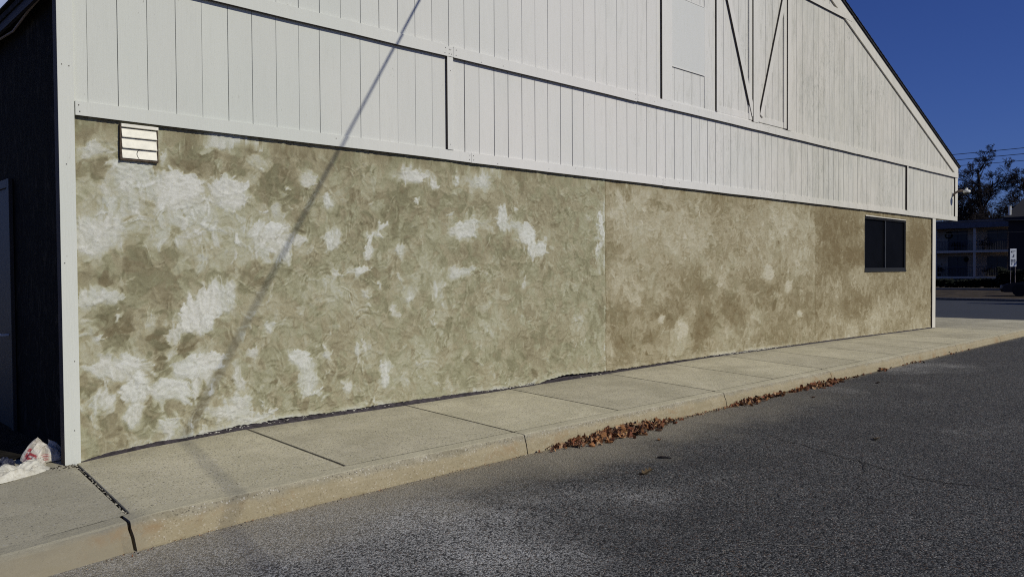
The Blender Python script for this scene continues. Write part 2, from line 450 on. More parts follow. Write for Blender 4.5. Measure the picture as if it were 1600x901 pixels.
M['vent_dark'] = simple('vent_dirt_and_shade', (0.075, 0.055, 0.040), 0.8, 0.2, 0.4, 30)  # brown dirt plus painted shade for the white vent's sides
M['white_metal'] = simple('white_enamel', (0.58, 0.58, 0.56), 0.4, 0.5, 0.05)
M['rust_metal'] = simple('rusty_arm', (0.17, 0.13, 0.105), 0.7, 0.3, 0.3, 30)
M['crumb'] = simple('plaster_crumb', (0.50, 0.48, 0.42), 0.9, 0.2, 0.15)
M['cable'] = simple('cable_rubber', (0.03, 0.03, 0.03), 0.6)
M['bark'] = simple('bark', (0.020, 0.017, 0.018), 0.95, 0.1, 0.4, 3)
M['evergreen'] = simple('evergreen_leaf', (0.007, 0.009, 0.006), 0.9, 0.1, 0.5, 4)
M['shade_sheet'] = simple('dark_shade', (0.016, 0.014, 0.011), 0.95, 0.05, 0.5, 6, 0.8, 30)  # near-black colour standing for deep shade on the ground
M['verge'] = simple('dead_grass', (0.050, 0.039, 0.027), 0.95, 0.1, 0.5, 1.2, 0.8, 9)
M['kerb_far'] = simple('far_kerb_concrete', (0.15, 0.13, 0.11), 0.9)
M['apt_wall'] = simple('apartment_render', (0.36, 0.29, 0.215), 0.9, 0.2, 0.12, 1)
M['apt_slab'] = simple('balcony_concrete', (0.58, 0.49, 0.38), 0.9, 0.2, 0.1)
M['apt_dark'] = simple('apartment_base', (0.010, 0.010, 0.010), 0.9)
M['apt_roof'] = simple('apartment_roof_edge', (0.13, 0.12, 0.125), 0.9)
M['glass_far'] = simple('far_glass', (0.012, 0.014, 0.020), 0.3, 0.4)
M['rail'] = simple('railing_paint', (0.05, 0.05, 0.06), 0.6)
M['brick'] = None
t = NT('dark_brick')
br = t.n('ShaderNodeTexBrick'); t.set(br.inputs['Vector'], t.map(rot=(R(90), 0, R(90))))
br.inputs['Color1'].default_value = (0.035, 0.012, 0.011, 1); br.inputs['Color2'].default_value = (0.024, 0.010, 0.010, 1)
br.inputs['Mortar'].default_value = (0.03, 0.022, 0.02, 1); br.inputs['Scale'].default_value = 4.5
M['brick'] = t.fin(br.outputs[0], 0.9)
M['car'] = simple('car_paint', (0.006, 0.006, 0.008), 0.35, 0.4, 0.1)
M['tyre'] = simple('tyre_rubber', (0.012, 0.012, 0.012), 0.9)
M['lamp_glass'] = simple('headlight_plastic', (0.30, 0.32, 0.35), 0.2, 0.5, 0.05)
M['sign'] = simple('sign_face', (0.72, 0.75, 0.78), 0.6, 0.3, 0.05)
M['sign_ink'] = simple('sign_ink', (0.03, 0.035, 0.05), 0.6)
M['post'] = simple('post_metal', (0.20, 0.16, 0.15), 0.6)
M['pebble'] = simple('pebble', (0.48, 0.45, 0.37), 0.9, 0.2, 0.35, 15)

def mat_leaf(name):
    t = NT(name)
    a = t.attr('tint').outputs['Color']
    n = t.noise(60, 4, 0.6)
    c = t.mix(t.ss(n, 0.3, 0.7, 0.0, 0.5), a, t.mix(1.0, a, (0.6, 0.55, 0.5), 'MULTIPLY'))
    return t.fin(c, 0.7, t.bump(n, 0.5, 0.002), 0.3)
M['leaf'] = mat_leaf('dead_leaf')
def mat_bag():
    t = NT('printed_bag_plastic')
    a = t.attr('tint').outputs['Color']
    n = t.noise(25, 6, 0.65, 0.6)
    c = t.mix(t.ss(n, 0.42, 0.68, 0.0, 0.55), a, t.mix(1.0, a, (0.62, 0.58, 0.52), 'MULTIPLY'))
    return t.fin(c, 0.42, t.bump(t.noise(18, 6, 0.6, 1.5), 0.8, 0.012), 0.4)
M['bag'] = mat_bag()

# ------------------------------------------------------------------ setting: ground
WY = 6.70          # face of the rendered wall
ZW = lambda x: float(np.interp(x, [-3, 1.2, 1.86, 2.4, 3.16, 4.5, 6.1, 8.2, 10.7, 15.3, 21.0, 27], [.13, .145, .165, .205, .232, .228, .226, .235, .245, .205, .140, .10]))
ZK = lambda x: float(np.interp(x, [-3, .95, 1.5, 1.75, 3.2, 8.5, 11.4, 14.1, 17, 21.8, 27], [.125, .135, .150, .172, .176, .165, .160, .157, .142, .138, .10]))
YK = lambda x: float(np.interp(x, [-3, 0.6, 1.2, 1.6, 2.3, 3.5, 27], [4.70, 4.82, 4.86, 4.905, 4.915, 4.92, 4.92]))
def zs(x, y):
    yk = YK(x); t = max(0.0, min(1.0, (y - yk) / (WY - yk)))
    z = ZK(x) * (1 - t) + ZW(x) * t
    if y > WY: z = ZW(x)
    return z

def sheet(name, x0, x1, y0, y1, z, mat, nx=1, ny=1):
    mb = MB()
    xs = np.linspace(x0, x1, nx+1); ys = np.linspace(y0, y1, ny+1)
    v = [(a, b, z) for b in ys for a in xs]
    f = [(j*(nx+1)+i, j*(nx+1)+i+1, (j+1)*(nx+1)+i+1, (j+1)*(nx+1)+i) for j in range(ny) for i in range(nx)]
    mb.add(v, f)
    return tag(mb.build(name, mat), kind='structure')

mb = MB(); n = 64
mb.add([(0, 0, -0.02)] + [(1800*math.cos(2*math.pi*k/n), 1800*math.sin(2*math.pi*k/n), -0.02) for k in range(n)],
       [(0, k+1, (k+1) % n + 1) for k in range(n)])
tag(mb.build('ground', M['verge']), kind='structure')
sheet('asphalt_drive', -30, 26.0, -32, 60, 0.0, M['asphalt'], 8, 8)
sheet('parking_lot', 26.0, 43.0, -32, 60, 0.0, M['lot'], 8, 8)
sheet('road', 60.0, 68.0, -60, 80, 0.0, M['lot'])

# cracks in the asphalt: filled with dirt
def ribbon(mb, pts, w, z, mi=0, seed=0, jit=0.02):
    r = random.Random(seed); P = []
    for (ax, ay), (bx, by) in zip(pts[:-1], pts[1:]):
        L = math.hypot(bx-ax, by-ay); k = max(2, int(L/0.05))
        for i in range(k):
            u = i/k; P.append((ax+(bx-ax)*u + r.uniform(-jit, jit), ay+(by-ay)*u + r.uniform(-jit, jit)))
    P.append(pts[-1]); v = []
    for i, p in enumerate(P):
        a = P[max(0, i-1)]; b = P[min(len(P)-1, i+1)]
        d = Vector((b[0]-a[0], b[1]-a[1])).normalized()
        ww = w*r.uniform(0.25, 1.0)*0.5
        v += [(p[0]-d.y*ww, p[1]+d.x*ww, z), (p[0]+d.y*ww, p[1]-d.x*ww, z)]
    mb.add(v, [(2*i, 2*i+1, 2*i+3, 2*i+2) for i in range(len(P)-1)], mi)
mb = MB()
ribbon(mb, [(7.02, 3.60), (6.95, 3.35), (6.75, 2.95), (6.63, 2.62), (6.42, 2.15), (6.50, 1.80), (6.57, 1.42), (6.7, .9), (6.6, 0.2)], 0.013, 0.004, 0, 3)
ribbon(mb, [(6.63, 2.62), (6.2, 2.5), (5.7, 2.3)], 0.006, 0.004, 0, 5)
tag(mb.build('pavement_crack', M['crack']), kind='structure')
mb = MB()
for pts, s in (([(3.62, 2.36), (3.80, 2.42), (4.05, 2.36), (4.22, 2.30)], 1), ([(3.62, 2.36), (3.50, 2.22), (3.40, 2.18)], 2), ([(4.22, 2.42), (4.30, 2.2), (4.42, 2.12), (4.46, 1.98)], 4)):
    ribbon(mb, pts, 0.007, 0.005, 0, s, 0.022)
tag(mb.build('chalk_scuff', M['chalk']), kind='structure')

# sidewalk: slabs on a dirt bed, an integral rolled kerb in front
JW = [(-3.0, -3.0), (1.80, 1.64)] + [(a, a) for a in (3.175, 4.92, 6.44, 8.27, 9.72, 11.2, 12.55, 13.9, 15.3, 16.7, 18.2, 19.6, 21.2, 22.8, 24.4)] + [(26.2, 26.2)]
KW = 0.135   # kerb top width
mb = MB(); bed = MB(); grime = []; slabt = []
for i in range(len(JW)-1):
    (wa, ka), (wb, kb) = JW[i], JW[i+1]
    deep = i <= 1
    g = 0.007 if deep else 0.0035
    ga = (0.010 if i == 1 else 0.0055); gb = (0.010 if i == 0 else 0.0055)
    ymax = 12.0 if i == 0 or wa > 20.5 else WY + 0.03
    if i == 0: ymax = 12.0
    nx, ny = 14, 14 if ymax < 8 else 30
    v = []; wid_ = (wb-wa); cols = [0, .005/wid_, .012/wid_] + [.05/wid_+(1-.1/wid_)*q/(nx-6) for q in range(nx-5)] + [1-.012/wid_, 1-.005/wid_, 1]
    for j in range(ny+1):
        for k in range(nx+1):
            t = j/ny; u = cols[k]
            # tooled edges: first and last rows dip
            uu = u
            y = None
            a = wa*t + ka*(1-t); b = wb*t + kb*(1-t)
            if ymax > 8:   # keep the joint line straight beyond the wall
                tt = min(1.0, t*(ymax-4.9)/(WY-4.9)); a = wa*tt + ka*(1-tt); b = wb*tt + kb*(1-tt)
            if i == 0 and t*(ymax-4.9) > 1.8: b = 1.80
            x = (a+ga) + ((b-gb)-(a+ga))*uu
            y0 = YK(x) + KW + .004; y = y0 + (ymax-y0)*t
            e = min(u, 1-u)*abs(b-a)
            dip = -0.006 if (k in (0, nx)) else 0
            if j == 0: dip -= 0.002
            grime.append((.85 if k in (0, nx) else (.75 if k in (1, nx-1) else 0.0)) if (i > 1 or (i == 1 and k > 3)) else (0.6 if k in (0, nx) else 0))
            v.append((x, y, zs(x, y) + dip + 0.0035*(fbm(x*1.7, y*1.7, 3, 5)-.5)))
    slabt += [[.3, .15, .55, .0, .75, .35, .1, .6, .2, .5][i % 10]]*((nx+1)*(ny+1) + 2*(ny+1))
    f = [(j*(nx+1)+k, j*(nx+1)+k+1, (j+1)*(nx+1)+k+1, (j+1)*(nx+1)+k) for j in range(ny) for k in range(nx)]
    # skirts so the joints have sides
    o = len(v)
    for j in range(ny+1):
        for k in (0, nx):
            p = v[j*(nx+1)+k]; v.append((p[0], p[1], p[2]-0.05)); grime.append(1.0)
    for j in range(ny):
        f.append((j*(nx+1), (j+1)*(nx+1), o+2*(j+1), o+2*j))
        f.append((j*(nx+1)+nx, o+2*j+1, o+2*(j+1)+1, (j+1)*(nx+1)+nx))
    mb.add(v, f)
sw_ = tag(mb.build('sidewalk', M['walk'], smooth=False), kind='structure')
ga_ = sw_.data.color_attributes.new('grime', 'FLOAT_COLOR', 'POINT')
ga_.data.foreach_set('color', [q for g_, w_ in zip(grime, slabt) for q in (g_, w_, 0.0, 1.0)])
# bed under the joints
v = []; f = []
xs = np.arange(-3, 26.3, 0.4)
for x in xs:
    for y in (YK(x)+0.02, WY + 0.04): v.append((float(x), y, zs(float(x), y) - 0.022))
for i in range(len(xs)-1): f.append((2*i, 2*i+2, 2*i+3, 2*i+1))
bed.add(v, f)
tag(bed.build('joint_filler', M['joint']), kind='structure')

mb = MB(); nx, ny = 12, 24; v = []  # dark sheet added over the slab to deepen the shade beside the building
for j in range(ny+1):
    for i in range(nx+1):
        x = -3 + 4.79*i/nx; y = 7.22 + 5.2*j/ny + .05*math.sin(x*3.1)*(j == 0)
        v.append((x, y, ZW(x) + .006 + .012*float(fbm(x*3, y*3, 3, 4))))
mb.add(v, [(j*(nx+1)+i, j*(nx+1)+i+1, (j+1)*(nx+1)+i+1, (j+1)*(nx+1)+i) for j in range(ny) for i in range(nx)])
tag(mb.build('shade_sheet', M['shade_sheet']), kind='structure')
KJ = [-3.0, 1.60, 4.93, 8.27, 11.15, 13.9, 16.7, 19.6, 22.6, 26.2]
mb = MB()
def kerb_prof(x):
    yk = YK(x); z = ZK(x); w = 0.35*min(1, max(0, (2.6-x)/1.2))
    base_out = 0.045 + 0.10*min(1.0, max(0.0, (2.3-x)/1.3))
    n1 = 0.014*(float(fbm(x*3.1, 1.3, 4, 2))-.5); n2 = 0.030*(float(fbm(x*5.0, 4.3, 4, 3))-.5)
    ch = 0.022*max(0.0, float(fbm(x*7.5, 9.1, 4, 8))-.57)/0.2
    if x < 1.58:   # low flared apron at the corner slab
        Y0, Z0, Y1, Z1_ = yk+.030, z, yk-base_out, -.05
        pr = [(yk+KW+0.001, z-0.06), (yk+KW, z+0.002), (yk+0.08, z+0.001)]
        for q in range(7):
            u = q/6; pr.append((Y0+(Y1-Y0)*(u**1.15) + n1*.5, Z0+(Z1_-Z0)*(u**1.75) + .003*(float(fbm(x*14, u*6, 3, 2))-.5)))
        return pr
    return [(yk+KW+0.001, z-0.06), (yk+KW, z+0.002), (yk+0.07, z+0.001), (yk+0.016+ch, z-0.0005+n1*.2), (yk+0.004+ch, z-0.004+n1*.2),
            (yk-0.004+ch*.6, z-0.013), (yk-0.010+n1, z-0.040), (yk-0.012-base_out*.45+n2, z*0.5), (yk-base_out+n2, 0.012), (yk-base_out-0.004+n1, -0.05)]
for i in range(len(KJ)-1):
    a, b = KJ[i], KJ[i+1]
    ga = 0.010 if i == 1 else 0.006; gb = 0.010 if i == 0 else 0.006
    n = int((b-a)/0.05); o = len(mb.v); L = 10
    rounds = []
    for k in range(n+1):
        x = a+ga + (b-gb-a-ga)*k/n
        p = kerb_prof(x)
        if k in (0, n): p = [(y+0.004 if q > 2 else y, z-0.004) for q, (y, z) in enumerate(p)]
        mb.v += [(x, y, z) for y, z in p]
    for k in range(n):
        for q in range(L-1):
            mb.f.append((o+k*L+q, o+k*L+q+1, o+(k+1)*L+q+1, o+(k+1)*L+q)); mb.m.append(0)
    mb.f.append(tuple(o+q for q in range(L-1, -1, -1))); mb.m.append(0)
    mb.f.append(tuple(o+n*L+q for q in range(L))); mb.m.append(0)
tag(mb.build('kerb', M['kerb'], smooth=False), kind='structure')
# dark core behind kerb joints
mb = MB()
for x in KJ[1:-1]:
    mb.box(x-0.03, x+0.03, YK(x)+0.022, YK(x)+KW-0.01, 0.0, ZK(x)-0.03)
tag(mb.build('kerb_core', M['joint']), kind='structure')

# far side of the lot
mb = MB(); mb.box(43.0, 43.3, -40, 70, -0.05, 0.13)
tag(mb.build('far_kerb', M['kerb_far'], bevel=0.02), kind='structure')
mb = MB(); nx, ny = 16, 90; v = []
for j in range(ny+1):
    for i in range(nx+1):
        x = 43.3 + 15.6*i/nx; y = -40 + 110*j/ny
        v.append((x, y, 0.11 + 0.10*(float(fbm(x*.7, y*.7, 3, 9))-.5)*(0 if i in (0, nx) else 1)))
mb.add(v, [(j*(nx+1)+i, j*(nx+1)+i+1, (j+1)*(nx+1)+i+1, (j+1)*(nx+1)+i) for j in range(ny) for i in range(nx)])
tag(mb.build('grass_verge', M['verge'], smooth=True), kind='structure')
mb = MB(); mb.box(58.9, 59.4, -40, 70, -0.05, 0.24)
tag(mb.build('verge_edging', M['kerb_far'], bevel=0.02), kind='structure')

# ------------------------------------------------------------------ the building
BX0, BX1, PK = 1.72, 22.70, 12.2
Z1, Z2, Z3 = 2.832, 3.945, 6.56        # bottoms of the three horizontal trims
rakeR = lambda x: 6.878 - (x - 15.516)*0.3713          # top edge of the gable
rakeL = lambda x: 3.855 + (x - 1.70)*((rakeR(PK) - 3.855)/(PK - 1.70))
rake = lambda x: min(rakeR(x), rakeL(x))
bld = empty('commercial_building', (12.2, 6.7, 0), 'long building with white plank gable above a patchy trowelled grey-green wall', 'building')

# --- rendered wall, dense grid carrying the hand-trowelled patches
PALE = [
    (1.975,2.566,0.115,0.062,0.6), (2.223,2.431,0.166,0.096,0.6), (2.375,2.331,0.313,0.13,0.6), (2.187,2.095,0.301,0.191,0.6), (2.095,1.934,0.133,0.142,0.6),
    (2.694,2.051,0.386,0.252,0.7), (2.599,2.313,0.197,0.149,1), (3.063,2.292,0.163,0.139,1), (3.093,1.926,0.2,0.21,0.6), (3.452,1.953,0.195,0.236,1),
    (1.963,1.868,0.129,0.155,0.6), (1.9,2.282,0.07,0.092,0.38), (2.998,2.771,0.16,0.078,1), (3.18,2.808,0.111,0.039,1), (3.823,2.488,0.094,0.066,0.6),
    (3.345,2.577,0.095,0.08,0.38), (3.721,1.904,0.072,0.065,0.6), (3.617,1.755,0.05,0.092,0.6), (2.876,1.716,0.296,0.086,0.6), (1.993,2.753,0.086,0.016,0.38),
    (2.048,2.62,0.131,0.016,0.38), (3.366,2.722,0.057,0.021,0.6), (2.505,2.569,0.032,0.082,0.6), (3.616,2.38,0.04,0.018,0.6), (2.013,1.43,0.145,0.063,0.6),
    (1.898,1.403,0.049,0.077,0.6), (2.356,1.176,0.078,0.098,0.38), (2.136,0.87,0.254,0.119,0.8), (2.197,0.913,0.076,0.064,1), (2.254,0.649,0.1,0.121,1),
    (2.783,1.255,0.146,0.153,1), (2.888,1.371,0.105,0.137,1), (3.049,1.4,0.063,0.14,0.6), (2.724,0.817,0.152,0.093,1), (2.898,0.862,0.088,0.069,1),
    (2.522,0.644,0.179,0.086,1), (2.73,0.621,0.034,0.059,1), (2.579,1.097,0.057,0.092,0.6), (2.043,0.61,0.088,0.102,0.6), (1.947,0.528,0.026,0.14,0.6),
    (1.88,1.141,0.077,0.185,0.38), (1.842,0.603,0.042,0.123,0.38), (2.25,0.456,0.069,0.073,0.6), (2.485,0.341,0.089,0.066,0.6), (3.125,0.409,0.147,0.124,0.6),
    (2.944,0.397,0.106,0.049,0.6), (3.129,0.656,0.04,0.159,0.6), (3.736,0.8,0.103,0.084,1), (3.817,0.585,0.105,0.189,0.6), (3.857,0.464,0.085,0.019,1),
    (3.4,1.119,0.058,0.045,0.6), (2.565,0.237,0.246,0.03,0.6), (2.215,0.186,0.152,0.04,0.38), (3.351,0.38,0.015,0.072,1), (3.408,0.345,0.049,0.015,1),
    (1.979,1.103,0.026,0.023,1), (2.128,1.252,0.012,0.048,1), (3.244,0.895,0.056,0.036,0.6), (2.859,0.589,0.026,0.031,1), (3.235,0.305,0.169,0.025,0.6),
    (3.426,0.239,0.078,0.015,1), (5.046,2.608,0.175,0.069,1), (5.345,2.535,0.057,0.051,1), (5.992,2.63,0.159,0.061,0.6), (6.061,2.686,0.046,0.102,0.6),
    (4.043,2.287,0.052,0.063,0.6), (5.133,2.347,0.028,0.038,1), (4.662,2.078,0.044,0.036,1), (4.625,1.992,0.08,0.03,1), (4.498,1.863,0.036,0.135,1),
    (4.389,1.629,0.098,0.042,1), (4.456,1.384,0.057,0.042,0.6), (4.104,1.929,0.093,0.101,0.6), (4.116,1.596,0.06,0.052,0.6), (5.763,2.049,0.14,0.106,1),
    (5.852,2.118,0.133,0.067,0.6), (6.372,2.241,0.077,0.139,1), (6.556,2.142,0.124,0.049,0.6), (6.757,2.077,0.153,0.108,1), (6.858,1.936,0.073,0.181,1),
    (7.004,1.883,0.095,0.091,1), (6.079,2.16,0.277,0.085,0.38), (8.138,1.919,0.074,0.297,1), (8.183,2.197,0.037,0.198,1), (5.793,1.609,0.185,0.04,0.6),
    (5.628,1.584,0.086,0.082,0.6), (5.012,1.4,0.156,0.188,0.38), (5.214,1.746,0.1,0.112,0.38), (5.372,1.359,0.066,0.388,0.38), (4.698,0.55,0.044,0.138,1),
    (4.644,0.662,0.022,0.046,1), (4.361,0.836,0.035,0.074,0.6), (4.449,0.86,0.042,0.066,0.6), (5.121,0.636,0.238,0.254,0.2), (4.08,1.394,0.099,0.145,0.25),
    (4.383,1.207,0.14,0.179,0.25), (5.682,2.641,0.026,0.066,1), (6.583,2.356,0.03,0.028,1), (5.55,2.239,0.034,0.026,0.6), (6.725,1.449,0.041,0.065,0.6),
    (4.8,1.22,0.045,0.056,0.6), (6.747,1.035,0.204,0.216,0.2), (6.112,0.927,0.232,0.206,0.2), (6.304,1.195,0.335,0.139,0.15), (6.106,0.274,0.559,0.041,0.38),
    (5.486,0.374,0.253,0.046,0.38), (4.006,0.82,0.046,0.04,0.6), (4.253,0.475,0.055,0.065,0.6), (6.272,2.754,0.118,0.017,1), (4.902,1.838,0.053,0.068,0.6),
    (4.636,1.47,0.029,0.036,0.6), (7.79,0.752,0.083,0.465,0.25), (6.791,0.272,0.619,0.043,0.38), (8.146,1.919,0.057,0.211,1), (8.586,2.298,0.3,0.186,0.3),
    (9.827,2.247,0.525,0.234,0.38), (10.493,2.165,0.379,0.209,0.6), (10.367,1.954,0.249,0.207,0.38), (11.781,2.35,0.583,0.224,0.3), (13.022,2.274,1.246,0.359,0.38),
    (13.887,1.925,0.541,0.25,0.38), (8.942,2.027,0.063,0.301,0.38), (9.209,2.162,0.325,0.129,0.3), (10.945,1.534,0.399,0.125,0.6), (11.215,1.459,0.206,0.073,0.6),
    (12.697,1.519,0.2,0.157,0.6), (13.447,1.267,0.173,0.102,0.6), (13.888,1.571,0.451,0.042,0.6), (10.302,0.917,0.155,0.207,0.6), (10.058,0.724,0.18,0.136,0.6),
    (12.228,0.677,0.383,0.192,0.6), (11.492,0.494,0.708,0.204,0.6), (11.077,0.376,0.406,0.109,0.6), (9.878,0.464,0.294,0.135,0.6), (8.782,1.206,0.205,0.094,0.6),
    (9.534,0.886,0.085,0.066,0.6), (9.256,0.867,0.327,0.097,0.38), (16.419,1.44,0.398,0.211,0.6), (16.201,0.374,0.335,0.209,0.6), (17.373,0.503,0.493,0.244,0.6),
    (15.445,0.597,0.313,0.112,0.6), (15.547,1.044,0.211,0.406,0.38), (17.613,1.378,0.754,0.148,0.38), (18.264,0.763,1.061,0.304,0.38), (20.117,0.261,0.611,0.326,0.3),
    (13.89,0.799,0.126,0.059,0.6), (11.636,1.676,0.215,0.149,0.38), (12.858,1.874,0.163,0.317,0.38), (10.557,2.481,0.019,0.077,1), (19.656,1.139,0.59,0.48,0.25),
    (12.228,1.676,0.458,0.192,0.25),
]
DARK = [
    (1.994,2.808,0.158,0.039,0.6), (1.991,2.66,0.115,0.039,1), (2.033,2.579,0.101,0.019,0.6), (1.973,2.411,0.157,0.077,1), (1.896,2.466,0.056,0.046,0.6),
    (2.387,2.137,0.063,0.114,1), (2.277,2.051,0.107,0.029,0.6), (1.883,2.143,0.025,0.138,0.6), (2.705,2.739,0.184,0.084,0.6), (2.736,2.574,0.143,0.092,1),
    (3.067,2.553,0.181,0.157,0.6), (3.16,2.701,0.276,0.088,0.6), (3.537,2.412,0.337,0.164,0.6), (3.682,2.717,0.244,0.111,0.38), (2.656,1.765,0.216,0.109,1),
    (2.241,1.698,0.137,0.088,1), (2.178,1.586,0.376,0.111,0.6), (2.738,1.631,0.339,0.135,0.6), (3.18,1.611,0.278,0.106,0.6), (3.769,1.625,0.208,0.187,0.38),
    (2.538,2.589,0.019,0.082,0.6), (3.023,2.046,0.045,0.156,0.38), (3.734,2.091,0.144,0.112,0.6), (2.352,2.845,0.155,0.013,0.6), (2.518,1.399,0.097,0.231,0.6),
    (2.127,1.236,0.156,0.19,1), (2.037,1.147,0.088,0.094,0.6), (2.463,0.972,0.096,0.165,1), (2.542,0.85,0.065,0.1,1), (2.677,1.024,0.084,0.143,1),
    (1.958,0.73,0.108,0.07,1), (2.606,0.769,0.182,0.047,1), (2.807,0.655,0.086,0.043,1), (2.054,0.419,0.11,0.103,0.6), (2.376,0.488,0.095,0.147,0.6),
    (2.569,0.48,0.098,0.042,0.6), (3.692,0.561,0.057,0.196,1), (3.218,0.397,0.052,0.116,1), (2.72,0.528,0.085,0.102,0.6), (3.01,1.245,0.09,0.157,0.6),
    (2.16,0.532,0.045,0.032,0.6), (3.136,1.133,0.055,0.088,0.38), (3.555,0.944,0.16,0.11,0.38), (5.849,1.817,0.267,0.134,0.38), (4.909,2.365,0.229,0.248,0.38),
    (4.829,2.084,0.226,0.185,0.38), (5.939,1.902,0.181,0.101,0.6), (4.292,2.154,0.206,0.118,0.38), (4.53,1.623,0.215,0.09,0.38), (5.886,1.143,0.135,0.236,0.25),
    (5.534,0.895,0.17,0.197,0.2), (5.636,2.374,0.516,0.132,0.25), (6.311,1.891,0.239,0.139,0.3), (7.512,2.288,0.341,0.189,0.25), (7.126,2.419,0.215,0.11,0.3),
    (4.164,2.641,0.201,0.116,0.3), (6.796,0.815,0.154,0.325,0.25), (6.343,0.283,0.289,0.07,0.2), (4.36,2.097,0.208,0.177,0.3), (4.019,1.74,0.065,0.172,0.3),
    (7.622,1.72,0.347,0.153,0.2), (10.366,1.608,0.342,0.173,0.6), (8.628,0.992,0.353,0.156,0.6), (9.312,0.994,0.44,0.13,0.6), (9.88,1.004,0.353,0.152,0.6),
    (10.683,1.359,0.452,0.141,0.6), (13.023,1.356,1.248,0.16,0.6), (11.492,1.012,0.424,0.222,0.6), (11.779,0.776,0.219,0.338,0.6), (10.681,0.759,0.323,0.283,0.6),
    (8.778,0.607,0.463,0.158,0.6), (9.093,0.682,0.321,0.129,0.6), (15.644,2.487,0.956,0.27,0.6), (15.129,1.94,0.507,0.397,0.6), (16.423,0.831,0.911,0.281,0.6),
    (19.94,2.21,0.752,0.43,0.6), (13.024,0.595,0.832,0.24,0.38), (14.351,0.907,0.567,0.256,0.6), (11.217,2.656,1.098,0.09,0.38), (14.836,0.452,0.296,0.262,0.38),
    (9.712,2.608,0.345,0.1,0.38), (8.434,1.863,0.196,0.123,0.38), (14.832,1.413,0.592,0.131,0.38), (12.538,1.052,0.474,0.156,0.6), (13.71,1.055,0.533,0.124,0.6),
    (16.53,1.909,0.688,0.188,0.6), (8.474,0.411,0.297,0.062,0.38), (10.489,0.559,0.19,0.175,0.6),
]
WX0, WX1, WZ0, WZ1 = 16.84, 19.19, 1.575, 2.715
xs = np.concatenate([np.arange(1.835, 4.6, 0.0095), np.arange(4.6, 9.0, 0.0135), np.arange(9.0, 16.84, 0.023), np.linspace(16.84, 19.19, 80), np.arange(19.22, 20.86, 0.03), [20.87]])
xs = np.unique(np.round(xs, 4))
zrow = np.concatenate([np.linspace(0, 0.42, 30), np.arange(0.432, 1.566, 0.0105), [WZ0], np.arange(1.586, 2.706, 0.0105), [WZ1, 2.78, 2.85]])
SB = [(1.84,.168),(2.05,.150),(2.3,.190),(2.6,.222),(3.1,.262),(3.6,.268),(4.2,.262),(4.6,.262),(5.2,.255),(5.9,.243),(6.2,.236),(6.55,.232),(6.85,.222),(7.1,.262),(7.4,.292),(7.9,.282),(8.4,.262),(9.2,.262),(10,.264),(11,.262),(12,.248),(13,.236),(15.3,.222),(18,.185),(20.9,.155)]
sb = np.interp(xs, [a for a, b in SB], [b for a, b in SB])
sb = sb + 0.016*(fbm(xs*7, xs*0+3.3, 4, 21)-.5) + 0.012*(vnoise(xs*40, xs*0+1.1, 5)-.5)
ZG = np.zeros((len(zrow), len(xs)))
for j, zv in enumerate(zrow):
    ZG[j] = sb + (0.42-sb)*(zv/0.42) if zv < 0.42 else zv
XG = np.repeat(xs[None, :], len(zrow), 0)
rr_ = np.random.RandomState(5)
W1x = (fbm(XG*5, ZG*5, 3, 11)-.5)*2; W1z = (fbm(XG*5, ZG*5, 3, 12)-.5)*2
W2x = (fbm(XG*19, ZG*19, 3, 13)-.5)*2; W2z = (fbm(XG*19, ZG*19, 3, 14)-.5)*2
ZC = ZG.mean(1)
# 1. the tone each coat was laid in (0 dark olive .. 1 bare pale scratch coat)
PALE = [q for q in PALE]
def guide(x, z):
    t_ = .43 + .13*(float(fbm(x*1.3+3, z*1.3, 3, 61))-.5)*2
    if x > 8.26:
        t_ = .42 + .14*(float(fbm(x*.9+3, z*1.6, 3, 62))-.5)*2 + .06*min(1, max(0, z-1.2))
        if z < 1.4 and x > 9: t_ -= .04
    if x > 14.56: t_ = .30 + .17*(float(fbm(x*1.0+3, z*1.6, 3, 63))-.5)*2 + (.12 if z < .9 else 0)
    p = 0.0; d = 0.0
    for (bx, bz, rx, rz, s) in PALE:
        if abs(x-bx) < rx*1.5 and abs(z-bz) < rz*1.5:
            q = math.hypot((x-bx)/rx, (z-bz)/rz); p = max(p, s*max(0, min(1, (1.25-q)/.35)))
    for (bx, bz, rx, rz, s) in DARK:
        if abs(x-bx) < rx*1.4 and abs(z-bz) < rz*1.4:
            q = math.hypot((x-bx)/rx, (z-bz)/rz); d = max(d, s*max(0, min(1, (1.2-q)/.4)))
    if x > 8.26: p *= .42
    t_ = t_ + min(1, p*1.12)*(.90-t_)
    t_ = t_ - d*.30*(1-.6*p)
    return t_
TN = .42 + .10*(fbm(XG*1.3, ZG*1.3, 4, 60)-.5)*2
HT = np.zeros_like(XG)            # relief left by the trowel, metres
HUE = .5 + .5*(fbm(XG*1.4, ZG*1.4, 3, 65)-.5)*2
RIM = .075; SOFT = .30
